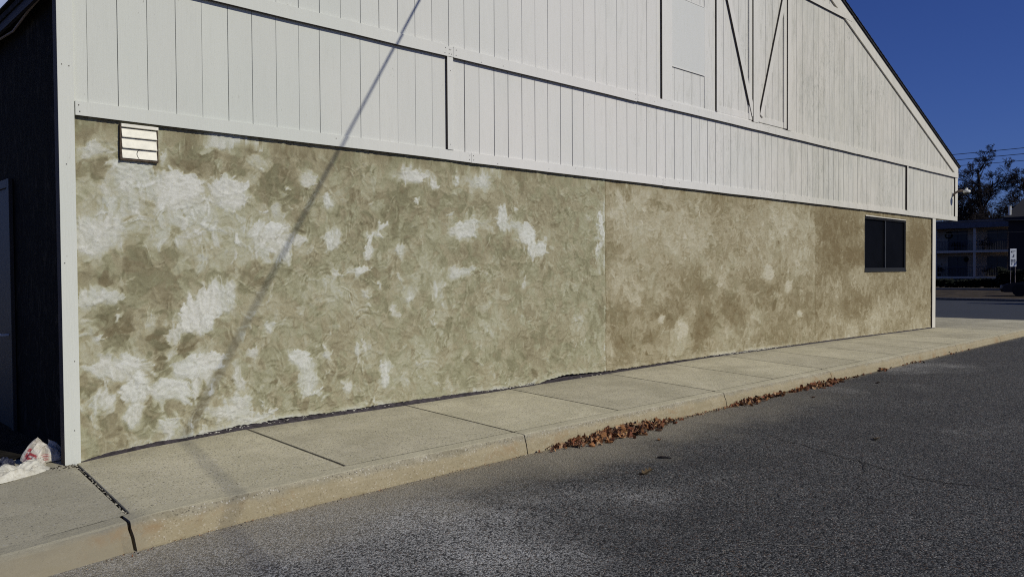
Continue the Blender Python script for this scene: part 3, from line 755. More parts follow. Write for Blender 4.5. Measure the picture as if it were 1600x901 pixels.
def stroke(cx, cz, L, w, ang, bend, tone, op, seed, bristle=.10, crisp=.006, jag=.018):
    rad = max(L, w)*1.25 + .05
    i0, i1 = np.searchsorted(xs, [cx-rad, cx+rad]); j0, j1 = np.searchsorted(ZC, [cz-rad, cz+rad])
    if i1-i0 < 2 or j1-j0 < 2: return
    sl = (slice(j0, j1), slice(i0, i1))
    X = XG[sl]-cx + .020*W1x[sl] + jag*.45*W2x[sl]; Z = ZG[sl]-cz + .020*W1z[sl] + jag*.45*W2z[sl]
    ca_, sa_ = math.cos(ang), math.sin(ang)
    u = X*ca_+Z*sa_; v = -X*sa_+Z*ca_ - bend*u*u
    hw = w*.5*(1 - .35*np.clip(np.abs(u)/L, 0, 1)**2)
    rag = jag*(vnoise(u*34+seed, v*9, seed % 97)-.5) + jag*.5*(vnoise(u*90+seed, v*40, 5)-.5)
    a = np.clip((hw - v + rag)/crisp, 0, 1)*np.clip((hw + v)/(w*SOFT), 0, 1)
    a = a*np.clip((L - u + jag*3*(vnoise(v*45, v*0+seed*.37, 3)-.5))/(crisp*2.2), 0, 1)*np.clip((L + u)/(L*.9), 0, 1)
    bri = vnoise(v*75+seed, u*2.5, 7)-.5
    a = np.clip(a*(1.15 + .7*bri), 0, 1)*op
    TN[sl] = TN[sl]*(1-a) + (tone + bristle*bri)*a
    HUE[sl] = HUE[sl]*(1-a*.5) + a*.5*rr_.rand()
    rim = np.exp(-((v-hw-rag)/.008)**2)*(np.abs(u) < L*.85)*op
    HT[sl] += a*.0012 + .0022*np.exp(-((v-hw-rag+.008)/.009)**2)*(a > .15)
    TN[sl] -= rim*RIM
def coat(n, x0, x1, Lr, wr, amp, opr, seed0, z0=.14, z1=2.86, bristle=.10):
    for k in range(n):
        cx = rr_.uniform(x0, x1); cz = rr_.uniform(z0, z1)
        L = rr_.uniform(*Lr); w = L*rr_.uniform(*wr)
        tone = guide(cx, cz) + rr_.normal(0, amp)
        ang = rr_.uniform(0, 6.28)
        stroke(cx, cz, L, w, ang, rr_.uniform(-2.2, 2.2)*.5/L*.35, tone, rr_.uniform(*opr), int(seed0+k), bristle)
coat(900, 1.8, 8.3, (.12, .24), (.7, 1.3), .09, (.5, .9), 1000)
coat(2600, 1.8, 8.3, (.05, .13), (.4, 1.2), .10, (.4, .9), 3000)
coat(1300, 1.8, 4.6, (.03, .085), (.35, 1.1), .15, (.4, .95), 7000, bristle=.14)
coat(1500, 4.3, 8.3, (.03, .10), (.35, 1.1), .13, (.4, .9), 8000, bristle=.11)
coat(1500, 8.2, 20.9, (.14, .34), (.6, 1.2), .10, (.4, .8), 11000, bristle=.06)
coat(3000, 8.2, 20.9, (.07, .17), (.5, 1.1), .11, (.35, .8), 14000, bristle=.08)
coat(2200, 8.2, 20.9, (.04, .09), (.4, 1.1), .11, (.4, .9), 19000, bristle=.08)
coat(1500, 8.2, 20.9, (.025, .06), (.4, 1.2), .13, (.4, .9), 23000, bristle=.08)
# sweeps: families of concentric ridges left by the trowel edge
def sweep(cx, cz, rad, th0, span, n, gap, wd, amp):
    rr = rad + n*gap + .04
    i0, i1 = np.searchsorted(xs, [cx-rr, cx+rr]); j0, j1 = np.searchsorted(ZC, [cz-rr, cz+rr])
    if i1-i0 < 3 or j1-j0 < 3: return
    sl = (slice(j0, j1), slice(i0, i1))
    X = XG[sl]-cx + .022*W1x[sl] + .004*W2x[sl]; Z = ZG[sl]-cz + .022*W1z[sl] + .004*W2z[sl]
    r_ = np.hypot(X, Z*.9); th = (np.arctan2(Z, X) - th0 + math.pi) % (2*math.pi) - math.pi
    brk = np.clip((vnoise(th*7+rad*50, r_*70, 9)-.30)*5, 0, 1)
    for q in range(n):
        Ri = rad + q*gap*rr_.uniform(.7, 1.3); sp_ = span*rr_.uniform(.5, 1)
        w_ = np.clip((sp_ - np.abs(th))/(.35*sp_), 0, 1)*brk
        sg_ = 1 if rr_.rand() < .62 else -1
        a_ = amp*rr_.uniform(.4, 1)
        TN[sl] += sg_*a_*w_*np.exp(-((r_-Ri)/wd)**2) - .5*sg_*a_*w_*np.exp(-((r_-Ri-wd*1.9)/wd)**2)
        HT[sl] += .0016*w_*np.exp(-((r_-Ri)/wd)**2)
for k in range(620):
    cx = rr_.uniform(1.85, 8.2)
    sweep(cx, rr_.uniform(.2, 2.8), rr_.uniform(.04, .20), rr_.uniform(-3.14, 3.14), rr_.uniform(.35, 1.2), rr_.randint(1, 5), rr_.uniform(.012, .030), rr_.uniform(.0045, .009), .20 if cx < 4.6 else .15)
for k in range(620):
    sweep(rr_.uniform(8.3, 20.85), rr_.uniform(.2, 2.8), rr_.uniform(.05, .26), rr_.uniform(-3.14, 3.14), rr_.uniform(.35, 1.0), rr_.randint(1, 4), rr_.uniform(.02, .05), rr_.uniform(.009, .016), .12)
# panels meet on straight vertical lines: nothing of the left coat crosses
# 2. the separate pale smears seen in the photograph
for (bx, bz, rx, rz, s) in PALE:
    if max(rx, rz) > .20 or s < .55: continue
    if bx > 8.26: s *= .6
    L, w = (rx, rz*2) if rx > rz else (rz, rx*2)
    ang = (0 if rx > rz else 1.57) + rr_.uniform(-.25, .25)
    stroke(bx, bz, L*1.05, w*1.1, ang, rr_.uniform(-1, 1), .80+.18*s, .5+.4*s, int(bx*1000) % 9000, .22, .004, .045)
    for q in range(3):
        stroke(bx+rr_.normal(0, rx*.5), bz+rr_.normal(0, rz*.5), L*.5, w*.45, ang+rr_.normal(0, .6), rr_.uniform(-3, 3), .82+.14*s, .75*s, int(bx*777+q) % 9000, .22, .004, .035)
# 3. stray knife marks and flecks
for k in range(420):
    cx = rr_.uniform(1.9, 8.2); cz = rr_.uniform(.3, 2.8); L = math.exp(rr_.uniform(math.log(.008), math.log(.045)))
    g_ = guide(cx, cz)
    stroke(cx, cz, L, L*rr_.uniform(.25, .9), rr_.uniform(0, 6.28), rr_.uniform(-4, 4), min(1, g_+rr_.uniform(.15, .40)), rr_.uniform(.4, .85), k, .1, .004, .012)
for k in range(200):
    cx = rr_.uniform(8.3, 20.8); cz = rr_.uniform(.3, 2.8); L = rr_.uniform(.02, .10)
    stroke(cx, cz, L*.6, L*.4, rr_.uniform(0, 6.28), 0, guide(cx, cz)+rr_.uniform(.1, .25), rr_.uniform(.3, .7), k, .1, .006, .012)
foot = np.clip(1 - (ZG - sb[None, :])/(0.030 + 0.05*fbm(XG*5, ZG*3, 3, 90)), 0, 1)
foot *= np.clip((fbm(XG*4, XG*0, 3, 91)-.35)*5, 0, 1)
foot *= np.interp(XG, [1.8, 2.2, 6.9, 7.6, 10.5, 11.2, 13.0, 13.6], [.3, 1, 1, .35, .35, 1, 1, .2])
TN = TN*(1-foot*.7) + foot*.7*.92
S_ = np.clip((XG-8.262)/0.014, 0, 1)*0.55 + np.clip((XG-14.56)/0.03, 0, 1)*0.45
seam = np.exp(-((XG-8.268)/0.008)**2) + 0.55*np.exp(-((XG-14.56)/0.012)**2)
TN = TN - seam*0.30
TN = TN + 0.30*np.exp(-((XG-8.240)/0.014)**2)*(fbm(XG*2, ZG*4, 3, 33) > .45)
# tone drops in broken stretches just below the trim
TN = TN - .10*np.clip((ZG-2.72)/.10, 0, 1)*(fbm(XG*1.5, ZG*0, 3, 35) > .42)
TN = np.clip(TN, 0, 1)
YG = WY - 0.010*(fbm(XG*1.1, ZG*1.1, 3, 51)-.5) - 0.006*(fbm(XG*4.5, ZG*4.5, 3, 52)-.5) - 1.15*np.minimum(HT-HT.mean(), .010)
YG += 0.004*(XG > 8.262) + 0.004*seam
YG = YG - 0.010*np.clip(1-(ZG-sb[None, :])/0.05, 0, 1)
nxg, nzg = len(xs), len(zrow)
V = np.stack([XG, YG, ZG], -1).reshape(-1, 3)
cxm = (XG[:-1, :-1]+XG[1:, 1:])/2; czm = (ZG[:-1, :-1]+ZG[1:, 1:])/2
keep = ~((cxm > WX0) & (cxm < WX1) & (czm > WZ0) & (czm < WZ1))
ii = (np.arange(nzg-1)[:, None]*nxg + np.arange(nxg-1)[None, :])[keep]
F = np.stack([ii, ii+1, ii+nxg+1, ii+nxg], -1)
nv = len(V)
# returns: back edge along the ragged foot and round the window opening
bot = np.arange(nxg); Vb = V[bot].copy(); Vb[:, 1] += 0.05
fb = np.stack([bot[:-1], nv+bot[:-1], nv+bot[1:], bot[1:]], -1)
V = np.concatenate([V, Vb]); F = np.concatenate([F, fb])
me = bpy.data.meshes.new('stucco_wall')
me.from_pydata(V.tolist(), [], F.tolist())
me.materials.append(M['stucco'])
ca = me.color_attributes.new('patch', 'FLOAT_COLOR', 'POINT')
C = np.ones((len(V), 4)); C[:nv, 0] = TN.ravel(); C[:nv, 1] = HUE.ravel(); C[:nv, 2] = S_.ravel()
C[nv:, 0] = 0; C[nv:, 1] = 1; C[nv:, 2] = 0
ca.data.foreach_set('color', C.ravel())
me.polygons.foreach_set('use_smooth', [True]*len(me.polygons)); me.update()
wall = bpy.data.objects.new('stucco_wall', me); COL.objects.link(wall); wall.parent = bld
wall.location = -Vector(bld.location)
tag(wall, 'patchy olive and pale grey trowelled render')

# window reveals in the same render (a frame of four slabs behind the opening)
mb = MB()
mb.box(WX0-.03, WX0+.004, WY+0.004, WY+.10, WZ0-.03, WZ1+.03); mb.box(WX1-.004, WX1+.03, WY+0.004, WY+.10, WZ0-.03, WZ1+.03)
mb.box(WX0+.004, WX1-.004, WY+0.004, WY+.10, WZ0-.03, WZ0+.004)
mb.box(WX0+.004, WX1-.004, WY+0.004, WY+.10, WZ1-.004, WZ1+.03)
win = MB()
def frame_bars(mb, x0, x1, z0, z1, y0, y1, w, mi=0):
    mb.box(x0, x0+w, y0, y1, z0, z1, mi); mb.box(x1-w, x1, y0, y1, z0, z1, mi)
    mb.box(x0+w, x1-w, y0, y1, z0, z0+w, mi); mb.box(x0+w, x1-w, y0, y1, z1-w, z1, mi)
frame_bars(win, WX0+.005, WX1-.005, WZ0+.005, WZ1-.006, WY+.012, WY+.085, 0.045)
wroot = win.build('window', M['bronze'], bld, bevel=0.003)
tag(wroot, 'dark sliding window with two panes')
mb.build('reveal', M['stucco'], wroot)
g = MB(); g.box(WX0+.05, 18.02, WY+.060, WY+.066, WZ0+.05, WZ1-.05); g.build('pane', M['pane'], wroot)
g = MB(); g.box(18.06, WX1-.05, WY+.045, WY+.051, WZ0+.05, WZ1-.05); g.build('pane', M['pane'], wroot)
g = MB(); g.box(18.02, 18.062, WY+.028, WY+.075, WZ0+.05, WZ1-.05); g.build('mullion', M['bronze_light'], wroot)
g = MB(); g.box(WX0+.0, WX1-.0, WY-.012, WY+.03, WZ0-.035, WZ0+.004); g.build('sill', M['bronze'], wroot, bevel=0.003)
g = MB(); g.prism([(WX0+.01, WZ1-.002), (WX1-.05, WZ1-.012), (WX1-.05, WZ1+.004), (WX0+.01, WZ1+.020)], WY-.020, WY+.02); g.build('head_flashing', M['trim'], wroot)

# body behind the render, foundation and dark membrane at the foot
mb = MB(); mb.box(1.86, 20.95, WY+.10, 20.0, -0.3, 2.84); 
mb.build('wall_core', M['tar'], bld)
mb = MB()
xx = np.arange(1.80, 21.05, 0.04)
top = []
for x in xx:
    h = float(np.interp(x, [1.84, 2.1, 2.5, 3.0, 4, 4.6, 5.6, 6.4, 6.9, 9, 10.5, 12, 21], [.0, .010, .018, .02, .030, .034, .030, .014, .004, .008, .006, .012, .018]))
    top.append(ZW(x) + h*0.9 + 0.012*(float(vnoise(x*13, 2.2, 4))-.4))
v = []
for x, zt in zip(xx, top):
    yo = 0.028 + 0.018*float(fbm(x*3, 1, 3, 6))
    if 4.6 < x < 6.4 or 2.4 < x < 4.6: yo += 0.012
    z0 = ZW(x)
    v += [(x, WY+.06, zt+.05), (x, WY-.002, zt+.004), (x, WY-yo*.6, zt*0.5+z0*0.5+.004), (x, WY-yo, z0+.0035), (x, WY-yo-.002, z0-.03)]
f = [(5*i+q, 5*i+q+1, 5*i+q+6, 5*i+q+5) for i in range(len(xx)-1) for q in range(4)]
mb.add(v, f); mb.build('foundation_flashing', M['tar'], bld)
# plaster droppings crusted on the membrane
mb = MB(); r = random.Random(4)
def lump(mb, x, y, z, s, r, flat=.5, mi=0):
    v = []
    for (a, b, c) in ((1,0,0),(-1,0,0),(0,1,0),(0,-1,0),(0,0,1),(0,0,-1)):
        k = s*r.uniform(.6, 1.25); v.append((x+a*k*1.3, y+b*k, z+c*k*flat))
    mb.add(v, [(0,2,4),(2,1,4),(1,3,4),(3,0,4),(2,0,5),(1,2,5),(3,1,5),(0,3,5)], mi)
for k in range(520):
    x = r.choice([r.uniform(2.6, 6.4), r.uniform(2.6, 5.2), r.uniform(6.2, 6.9), r.uniform(10.5, 13.6), r.uniform(11.4, 12.8)])
    s = r.uniform(.003, .013)
    y = WY - r.uniform(.0, .032); z = ZW(x) + r.uniform(.004, .034)*(1-(WY-y)/.045) + .006
    lump(mb, x, y, z, s, r)
for x in (7.70, 7.92, 8.02, 8.1): lump(mb, x, WY-.05, ZW(x)+.008, .014, r)
# long smears near x=12
for k in range(16):
    x = r.uniform(11.2, 13.0); lump(mb, x, WY-.03, ZW(x)+.012, r.uniform(.015, .04), r, .25)
tag(mb.build('plaster_crumbs', M['crumb'], bld), kind='stuff')

# --- plank siding
PITCH, G0 = 0.2265, 1.934
def siding(name, x0, x1, zb, zt, y, seed, dark=1.0, extra=()):
    """zt: function of x; vertical grooves cut as real channels"""
    r = random.Random(seed); pts = [(x0, y, 0)]
    k = 0
    gx = []
    while G0 + k*PITCH < x1 - .02:
        g = G0 + k*PITCH; k += 1
        if g > x0 + .02: gx.append(g)
    for g in gx:
        w = r.uniform(.0035, .0085)*dark; d = .009
        g += r.uniform(-.004, .004)
        pts += [(g-w/2, y, 0), (g-w/2+.0006, y+d, 1), (g+w/2-.0006, y+d, 1), (g+w/2, y, 0)]
    pts.append((x1, y, 0))
    mb = MB(); v = []
    for (x, yy, _) in pts: v += [(x, yy, zb), (x, yy, zt(x))]
    mb.v = v
    for i in range(len(pts)-1):
        a, b = pts[i], pts[i+1]
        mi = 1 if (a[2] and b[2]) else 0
        # split tall strips where the roof peak is
        mb.f.append((2*i, 2*i+2, 2*i+3, 2*i+1)); mb.m.append(mi)
    return mb.build(name, [M['siding'], M['groove']], bld)
YS = WY - 0.016
siding('lower_siding', 1.82, 5.515, Z1+.02, lambda x: Z2+.05, YS, 1, 0.75)
siding('lower_siding', 5.60, 19.09, Z1+.02, lambda x: Z2+.05, YS+.002, 2, 1.4)
siding('lower_siding', 19.16, 22.55, Z1+.02, lambda x: Z2+.05, YS, 3, 1.3)
siding('upper_siding', 1.82, 12.2, Z2+.03, lambda x: rake(x)-.05, YS-.006, 4, 0.95)
siding('upper_siding', 12.2, 22.55, Z2+.03, lambda x: rake(x)-.05, YS-.006, 5, 1.35)
# nail heads
def nails(mb, spots, y, s=.0048):
    for x, z in spots:
        n = 6; o = len(mb.v)
        mb.v += [(x+s*math.cos(k*2*math.pi/n), y, z+s*math.sin(k*2*math.pi/n)) for k in range(n)]
        mb.f.append(tuple(o+k for k in range(n))); mb.m.append(1)
r = random.Random(12)
def hboard(name, x0, x1, z0, z1, y, seed, d=0.02, mat='trim', lean=0.0):
    mb = MB(); r = random.Random(seed)
    n = max(2, int((x1-x0)/0.6)); v = []
    for k in range(n+1):
        x = x0 + (x1-x0)*k/n; w = r.uniform(-.003, .003); q = r.uniform(0, .003)
        for (yy, zz) in ((y-q, z0+w), (y+d, z0+w), (y+d, z1+w*.4), (y-q, z1+w*.4)): v.append((x, yy, zz))
    f = []
    for k in range(n):
        for q in range(4): f.append((4*k+q, 4*k+4+q, 4*k+4+(q+1) % 4, 4*k+(q+1) % 4))
    f += [(3, 2, 1, 0), (4*n, 4*n+1, 4*n+2, 4*n+3)]
    mb.add(v, f)
    for k in range(n): mb.m[4*k] = 1  # undersides coloured dark in place of shade
    sp = []
    for e in (x0+.03, x1-.03): sp += [(e, z0+.03), (e+r.uniform(-.01, .01), z1-.03)]
    x = x0+.4
    while x < x1-.2:
        if r.random() < .5: sp.append((x, z0+r.uniform(.02, z1-z0-.02)))
        x += r.uniform(.3, .9)
    nails(mb, sp, y-.004)
    return mb.build(name, [M[mat], M['nail_and_shade']], bld)
YT = YS - 0.024
xsj = [1.84, 5.86, 9.55, 13.2, 16.86, 20.5, 22.70]
for i in range(6): hboard('trim_board', xsj[i]+(.003 if i else 0), xsj[i+1], Z1, Z1+.108, YT, 30+i, .028)
xsj = [1.84, 5.505, 5.60, 8.9, 12.62, 16.3, 19.9, 22.70]
for i in range(7):
    if i == 1: continue
    hboard('trim_board', xsj[i]+.003, xsj[i+1], Z2+(.004 if i % 2 else 0), Z2+.118, YT-.018, 50+i, .040)
hboard('trim_board', 5.508, 5.603, Z2+.004, Z2+.11, YT-.012, 59, .030)
xsj = [8.3, 12.2, 16.05]
for i in range(2): hboard('trim_board', xsj[i]+.003, xsj[i+1], Z3, Z3+.115, YT-.016, 70+i, .036)
# rake boards
def rake_board(xa, xb, fn, drop0, drop1, name, y):
    mb = MB(); n = 12; v = []
    for k in range(n+1):
        x = xa + (xb-xa)*k/n; zt = fn(x)
        for (yy, zz) in ((y, zt-drop1), (y+.026, zt-drop1), (y+.026, zt-drop0), (y, zt-drop0)): v.append((x, yy, zz))
    f = []
    for k in range(n):
        for q in range(4): f.append((4*k+q, 4*k+4+q, 4*k+4+(q+1) % 4, 4*k+(q+1) % 4))
    f += [(3, 2, 1, 0), (4*n, 4*n+1, 4*n+2, 4*n+3)]
    mb.add(v, f); return mb.build(name, M['trim'], bld)
rake_board(12.203, 22.70, rakeR, 0.0, .245, 'rake_board', YT-.014)
rake_board(1.70, 12.197, rakeL, 0.0, .13, 'rake_board', YT-.014)
# vertical battens and corner boards
def vboard(name, x0, x1, z0, z1, y0, y1, mat='trim', spots=()):
    mb = MB(); mb.box(x0, x1, y0, y1, z0, z1)
    if name in ('batten', 'corner_board'): mb.m[4] = 1  # left faces coloured dark, as if in deep shade
    nails(mb, spots, y0-.001)
    return mb.build(name, [M[mat], M['nail_and_shade']], bld, bevel=0.002)
vboard('batten', 5.515, 5.598, Z1+.110, Z2+.002, YS-.034, YS+.012, spots=[(5.55, 3.0), (5.56, 3.8)])
vboard('batten', 19.09, 19.16, Z1+.110, Z2+.002, YS-.040, YS+.012)
vboard('corner_board', 1.72, 1.832, .150, 3.80, YT-.004, WY+.06, spots=[(1.75, 3.2), (1.80, 3.195), (1.77, 2.45), (1.745, 1.7), (1.80, .95), (1.79, .42)])
vboard('corner_board', 22.50, 22.70, Z1+.112, Z2-.002, YT-.006, WY+.05)
vboard('corner_board', 20.87, 21.09, .10, Z1-.003, WY-.03, WY+.12)

# --- hayloft openings: frame, blank panel and V-braced loft doors
def board_line(mb, xa, za, xb, zb, w, y0, y1):
    d = Vector((xb-xa, zb-za)).normalized(); nx_, nz_ = -d.y*w/2, d.x*w/2
    mb.prism([(xa+nx_, za+nz_), (xa-nx_, za-nz_), (xb-nx_, zb-nz_), (xb+nx_, zb+nz_)][::1], y0, y1)
YL = YS - .006
hat = MB(); hat.box(9.505, 9.755, YL-.034, YL, Z2+.121, 6.55); hat.m[4] = 1  # left face carries painted shade
hr = hat.build('loft_hatch', [M['trim'], M['nail_and_shade']], bld, bevel=.002); tag(hr, 'blank loft hatch with a smooth painted panel')
g = MB(); g.box(10.655, 10.955, YL-.010, YL+.0, Z2+.150, 6.55); g.build('stile', M['siding'], hr, bevel=.002)
g = MB(); g.box(9.758, 10.652, YL-.012, YL, 4.595, 5.63); g.build('panel', M['panel'], hr, bevel=.002)
g = MB(); g.box(9.758, 10.652, YL-.016, YL-.012, 4.585, 4.60); g.build('panel_edge', M['trim'], hr)
g = MB(); g.box(9.758, 10.652, YL-.016, YL-.012, 5.625, 5.637); g.build('panel_edge', M['trim'], hr)
g = MB(); g.box(9.70, 12.15, YL-.012, YL, Z2+.120, Z2+.150); g.build('bottom_rail', M['trim'], hr)
def loft_door(x0, x1, brace, label):
    zb, zt = Z2+.150, 6.555
    mb = MB(); mb.box(x0, x0+.055, YL-.036, YL, zb, zt); mb.m[4] = 1  # left edge of the door darkened to read as shade
    mb.box(x1-.10, x1, YL-.024, YL, zb, zt); mb.box(x0+.057, x1-.102, YL-.014, YL, zb, zb+.10)
    o = mb.build('loft_door', [M['trim'], M['nail_and_shade']], bld, bevel=.002); tag(o, label)
    g = MB(); board_line(g, *brace, .115, YL-.036, YL-.002)
    for q in (3, 5): g.m[q] = 1  # brace edges painted dark for shade
    g.build('brace', [M['trim'], M['nail_and_shade']], o, bevel=.002)
    return o
loft_door(10.962, 12.085, (11.085, 6.50, 12.075+.045, 4.17), 'left loft door whose brace falls to the right')
loft_door(12.26, 13.295, (13.30, 6.62, 12.345+.035, 4.20), 'right loft door whose brace rises to the right')
g = MB(); g.box(12.088, 12.257, YL-.046, YL, Z2+.121, 6.555); g.m[4] = 1; g.build('centre_stile', [M['trim'], M['nail_and_shade']], bld, bevel=.002)  # shade painted on the left face of the stile
vboard('batten', 13.298, 13.43, Z2+.121, 6.555, YL-.045, YL)

# --- side wall, soffit, eave and side door (all in the building's own shade)
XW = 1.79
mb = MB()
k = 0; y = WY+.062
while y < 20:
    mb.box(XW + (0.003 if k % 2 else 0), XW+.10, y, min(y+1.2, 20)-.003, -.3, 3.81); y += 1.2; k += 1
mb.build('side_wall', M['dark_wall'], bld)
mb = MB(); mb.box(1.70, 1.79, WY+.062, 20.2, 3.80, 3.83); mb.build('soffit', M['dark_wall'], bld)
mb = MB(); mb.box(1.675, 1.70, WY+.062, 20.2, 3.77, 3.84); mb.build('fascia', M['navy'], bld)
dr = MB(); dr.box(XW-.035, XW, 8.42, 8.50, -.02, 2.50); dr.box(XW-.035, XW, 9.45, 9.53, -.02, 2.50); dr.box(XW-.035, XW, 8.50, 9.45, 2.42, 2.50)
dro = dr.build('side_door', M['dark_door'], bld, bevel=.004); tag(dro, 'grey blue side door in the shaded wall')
g = MB(); g.box(XW-.02, XW, 8.503, 9.447, .12, 2.417); g.build('door_leaf', M['dark_door'], dro)
g = MB(); g.tube([(XW-.02, 8.60, 1.05), (XW-.08, 8.60, 1.05), (XW-.08, 8.72, 1.05)], .012); g.build('handle', M['white_metal'], dro)
mb = MB(); mb.tube([(1.71, 6.9, 3.79), (1.715, 7.4, 3.775), (1.73, 8.0, 3.74), (1.72, 8.6, 3.775), (1.71, 9.6, 3.79)], .010, 6); mb.build('loose_wire', M['post'], bld)
# far side: right hand eave box
mb = MB(); mb.box(21.09, 22.66, WY+.06, 20, 2.86, 4.15); mb.build('eave_box', M['trim'], bld)
mb = MB(); mb.box(20.955, 21.05, WY+.13, 20, -.3, 2.858); mb.build('end_wall', M['stucco'], bld)
mb = MB(); mb.box(1.90, 20.9, 19.9, 20.1, -.3, 3.9); mb.build('rear_wall', M['stucco'], bld)
# roof slabs
mb = MB()
for fn, xa, xb in ((rakeR, PK, 22.76), (rakeL, 1.66, PK)):
    v = []
    for x in (xa, xb):
        for y in (YT-.040, 20.3):
            z = (rakeR(x) if fn is rakeR else rakeL(x))
            v += [(x, y, z+.004), (x, y, z+.050)]
    mb.add(v, [(0,4,6,2),(1,3,7,5),(0,1,5,4),(2,6,7,3),(0,2,3,1),(4,5,7,6)])
ro = mb.build('roof', M['shingle'], bld)
mb = MB(); r = random.Random(3)
for xa, xb in ((PK, 22.78), (1.64, PK)):
    n = 70
    for k in range(n):
        a = xa + (xb-xa)*k/n; b = xa+(xb-xa)*(k+1)/n
        za, zb = rake(min(max(a,1.7),30)), rake(min(max(b,1.7),30))
        up, dn = (a, b) if za > zb else (b, a)
        h = r.uniform(.008, .016)
        zu, zd = max(za, zb)+.052, min(za, zb)+.052
        mb.add([(up, YT-.055, zu+.004), (up, 20.3, zu+.004), (dn, 20.3, zd+h+.004), (dn, YT-.055, zd+h+.004), (dn, YT-.055, zd), (dn, 20.3, zd), (up, YT-.055, zu), (up, 20.3, zu)],
               [(0,1,2,3),(3,2,5,4),(0,3,4,6),(1,7,5,2)])
mb.build('shingle_course', M['shingle'], ro)

# ------------------------------------------------------------------ wall vent
vr = empty('wall_vent', (2.31, WY, 2.53), 'cream louvred vent hood with a cracked bottom slat, high on the left of the wall', 'vent')
mb = MB()
vx0, vx1, vz0, vz1 = 2.160, 2.456, 2.522, 2.806
mb.box(vx0, vx0+.012, WY-.034, WY+.02, vz0, vz1); mb.box(vx1-.010, vx1, WY-.030, WY+.02, vz0, vz1)
mb.box(vx0+.012, vx1-.010, WY-.028, WY+.02, vz0, vz0+.012); mb.box(vx0+.012, vx1-.010, WY-.010, WY+.02, vz0+.012, vz1-.03)
mb.build('frame', M['vent_dark'], vr)
mb = MB(); mb.box(vx0+.010, vx1, WY-.040, WY+.02, vz1-.022, vz1+.004); mb.build('hood', M['vent'], vr, bevel=.002)
def louvre(x0, x1, zb, zt, cut=None):
    mb = MB()
    mb.prismx([(WY-.036, zb), (WY-.032, zb), (WY-.018, zt), (WY-.022, zt)], x0, x1)
    # rolled drip edge
    mb.box(x0, x1, WY-.040, WY-.030, zb-.002, zb+.006)
    return mb.build('louvre', M['vent'], vr)
louvre(vx0+.016, vx1-.012, 2.706, 2.776)
louvre(vx0+.016, vx1-.012, 2.620, 2.700)
# cracked bottom slat: two pieces with a curved gap
def crack_piece(left):
    mb = MB(); n = 8; zb, zt = 2.538, 2.614
    mid = []
    for k in range(n+1):
        u = k/n; mid.append((2.302 - .012*math.sin(u*math.pi*0.9)*1.6 + .010*u, zb + (zt-zb)*u, WY-.036+.016*u))
    v = []
    for (x, z, y) in mid:
        xx_ = x-.003 if left else x+.003
        e = vx0+.016 if left else vx1-.012
        v += [(e, y, z), (xx_, y, z), (xx_, y+.004, z), (e, y+.004, z)]
    f = []
    for k in range(n):
        for q in range(4): f.append((4*k+q, 4*k+(q+1) % 4, 4*k+4+(q+1) % 4, 4*k+4+q))
    f += [(3,2,1,0), (4*n, 4*n+1, 4*n+2, 4*n+3)]
    mb.add(v, f); o = mb.build('louvre', M['vent'], vr); tag(o, 'broken piece of the bottom slat')
crack_piece(True); crack_piece(False)

# ------------------------------------------------------------------ camera on the eave corner
sc = empty('security_camera', (22.36, YT, 3.50), 'small white security camera on a bent arm at the right end of the gable', 'security camera')
mb = MB(); mb.prismx([(YS-.016, 3.44), (YS-.002, 3.44), (YS-.002, 3.56), (YS-.016, 3.56)], 22.32, 22.40); mb.build('base_plate', M['white_metal'], sc)
mb = MB(); mb.tube([(22.36, YS-.01, 3.47), (22.36, YS-.06, 3.53), (22.37, YS-.14, 3.575), (22.38, YS-.26, 3.585)], .028, 8); mb.build('arm', M['rust_metal'], sc, smooth=True)
mb = MB(); mb.lathe([(.07, -.045), (.085, -.03), (.088, .012), (.07, .025), (.03, .035), (.028, .075), (.012, .08)], (22.38, YS-.33, 3.565), 20); mb.build('housing', M['white_metal'], sc, smooth=True)
mb = MB(); mb.lathe([(.02, -.095), (.05, -.085), (.07, -.065), (.078, -.052)], (22.38, YS-.33, 3.565), 16); mb.build('lens_dome', M['bronze'], sc, smooth=True)

# ------------------------------------------------------------------ service cable (its shadow crosses the wall and the walk)
s = SUN
p1 = Vector((5.176, WY, 4.487)) + s*3.0
p2 = Vector((2.27, 4.91, .15)) + s*9.5
d = (p2-p1)
start = p1 - d*((WY-.05-p1.y)/-d.y) if abs(d.y) > 1e-6 else p1
def along(u): return p1 + d*u
u0 = (WY-.03-p1.y)/d.y
pts = []
for k in range(41):
    u = u0 + (1.7-u0)*k/40.0
    pts.append(along(u) + s*(6.0*max(0.0, u-.1)**2))
mb = MB(); mb.tube(pts, .014, 8)
cb = mb.build('service_cable', M['cable'], loc=tuple(pts[0])); tag(cb, 'black overhead service cable running from the gable out over the lot', 'cable')
mb = MB(); e = pts[-1]
mb.tube([(e.x, e.y-.18, -.2), (e.x, e.y-.18, e.z+.6)], [.18, .12], 12)
tag(mb.build('utility_pole', M['bark'], loc=(e.x, e.y-.18, 0)), 'wooden utility pole holding the service cable beyond the lot', 'utility pole')

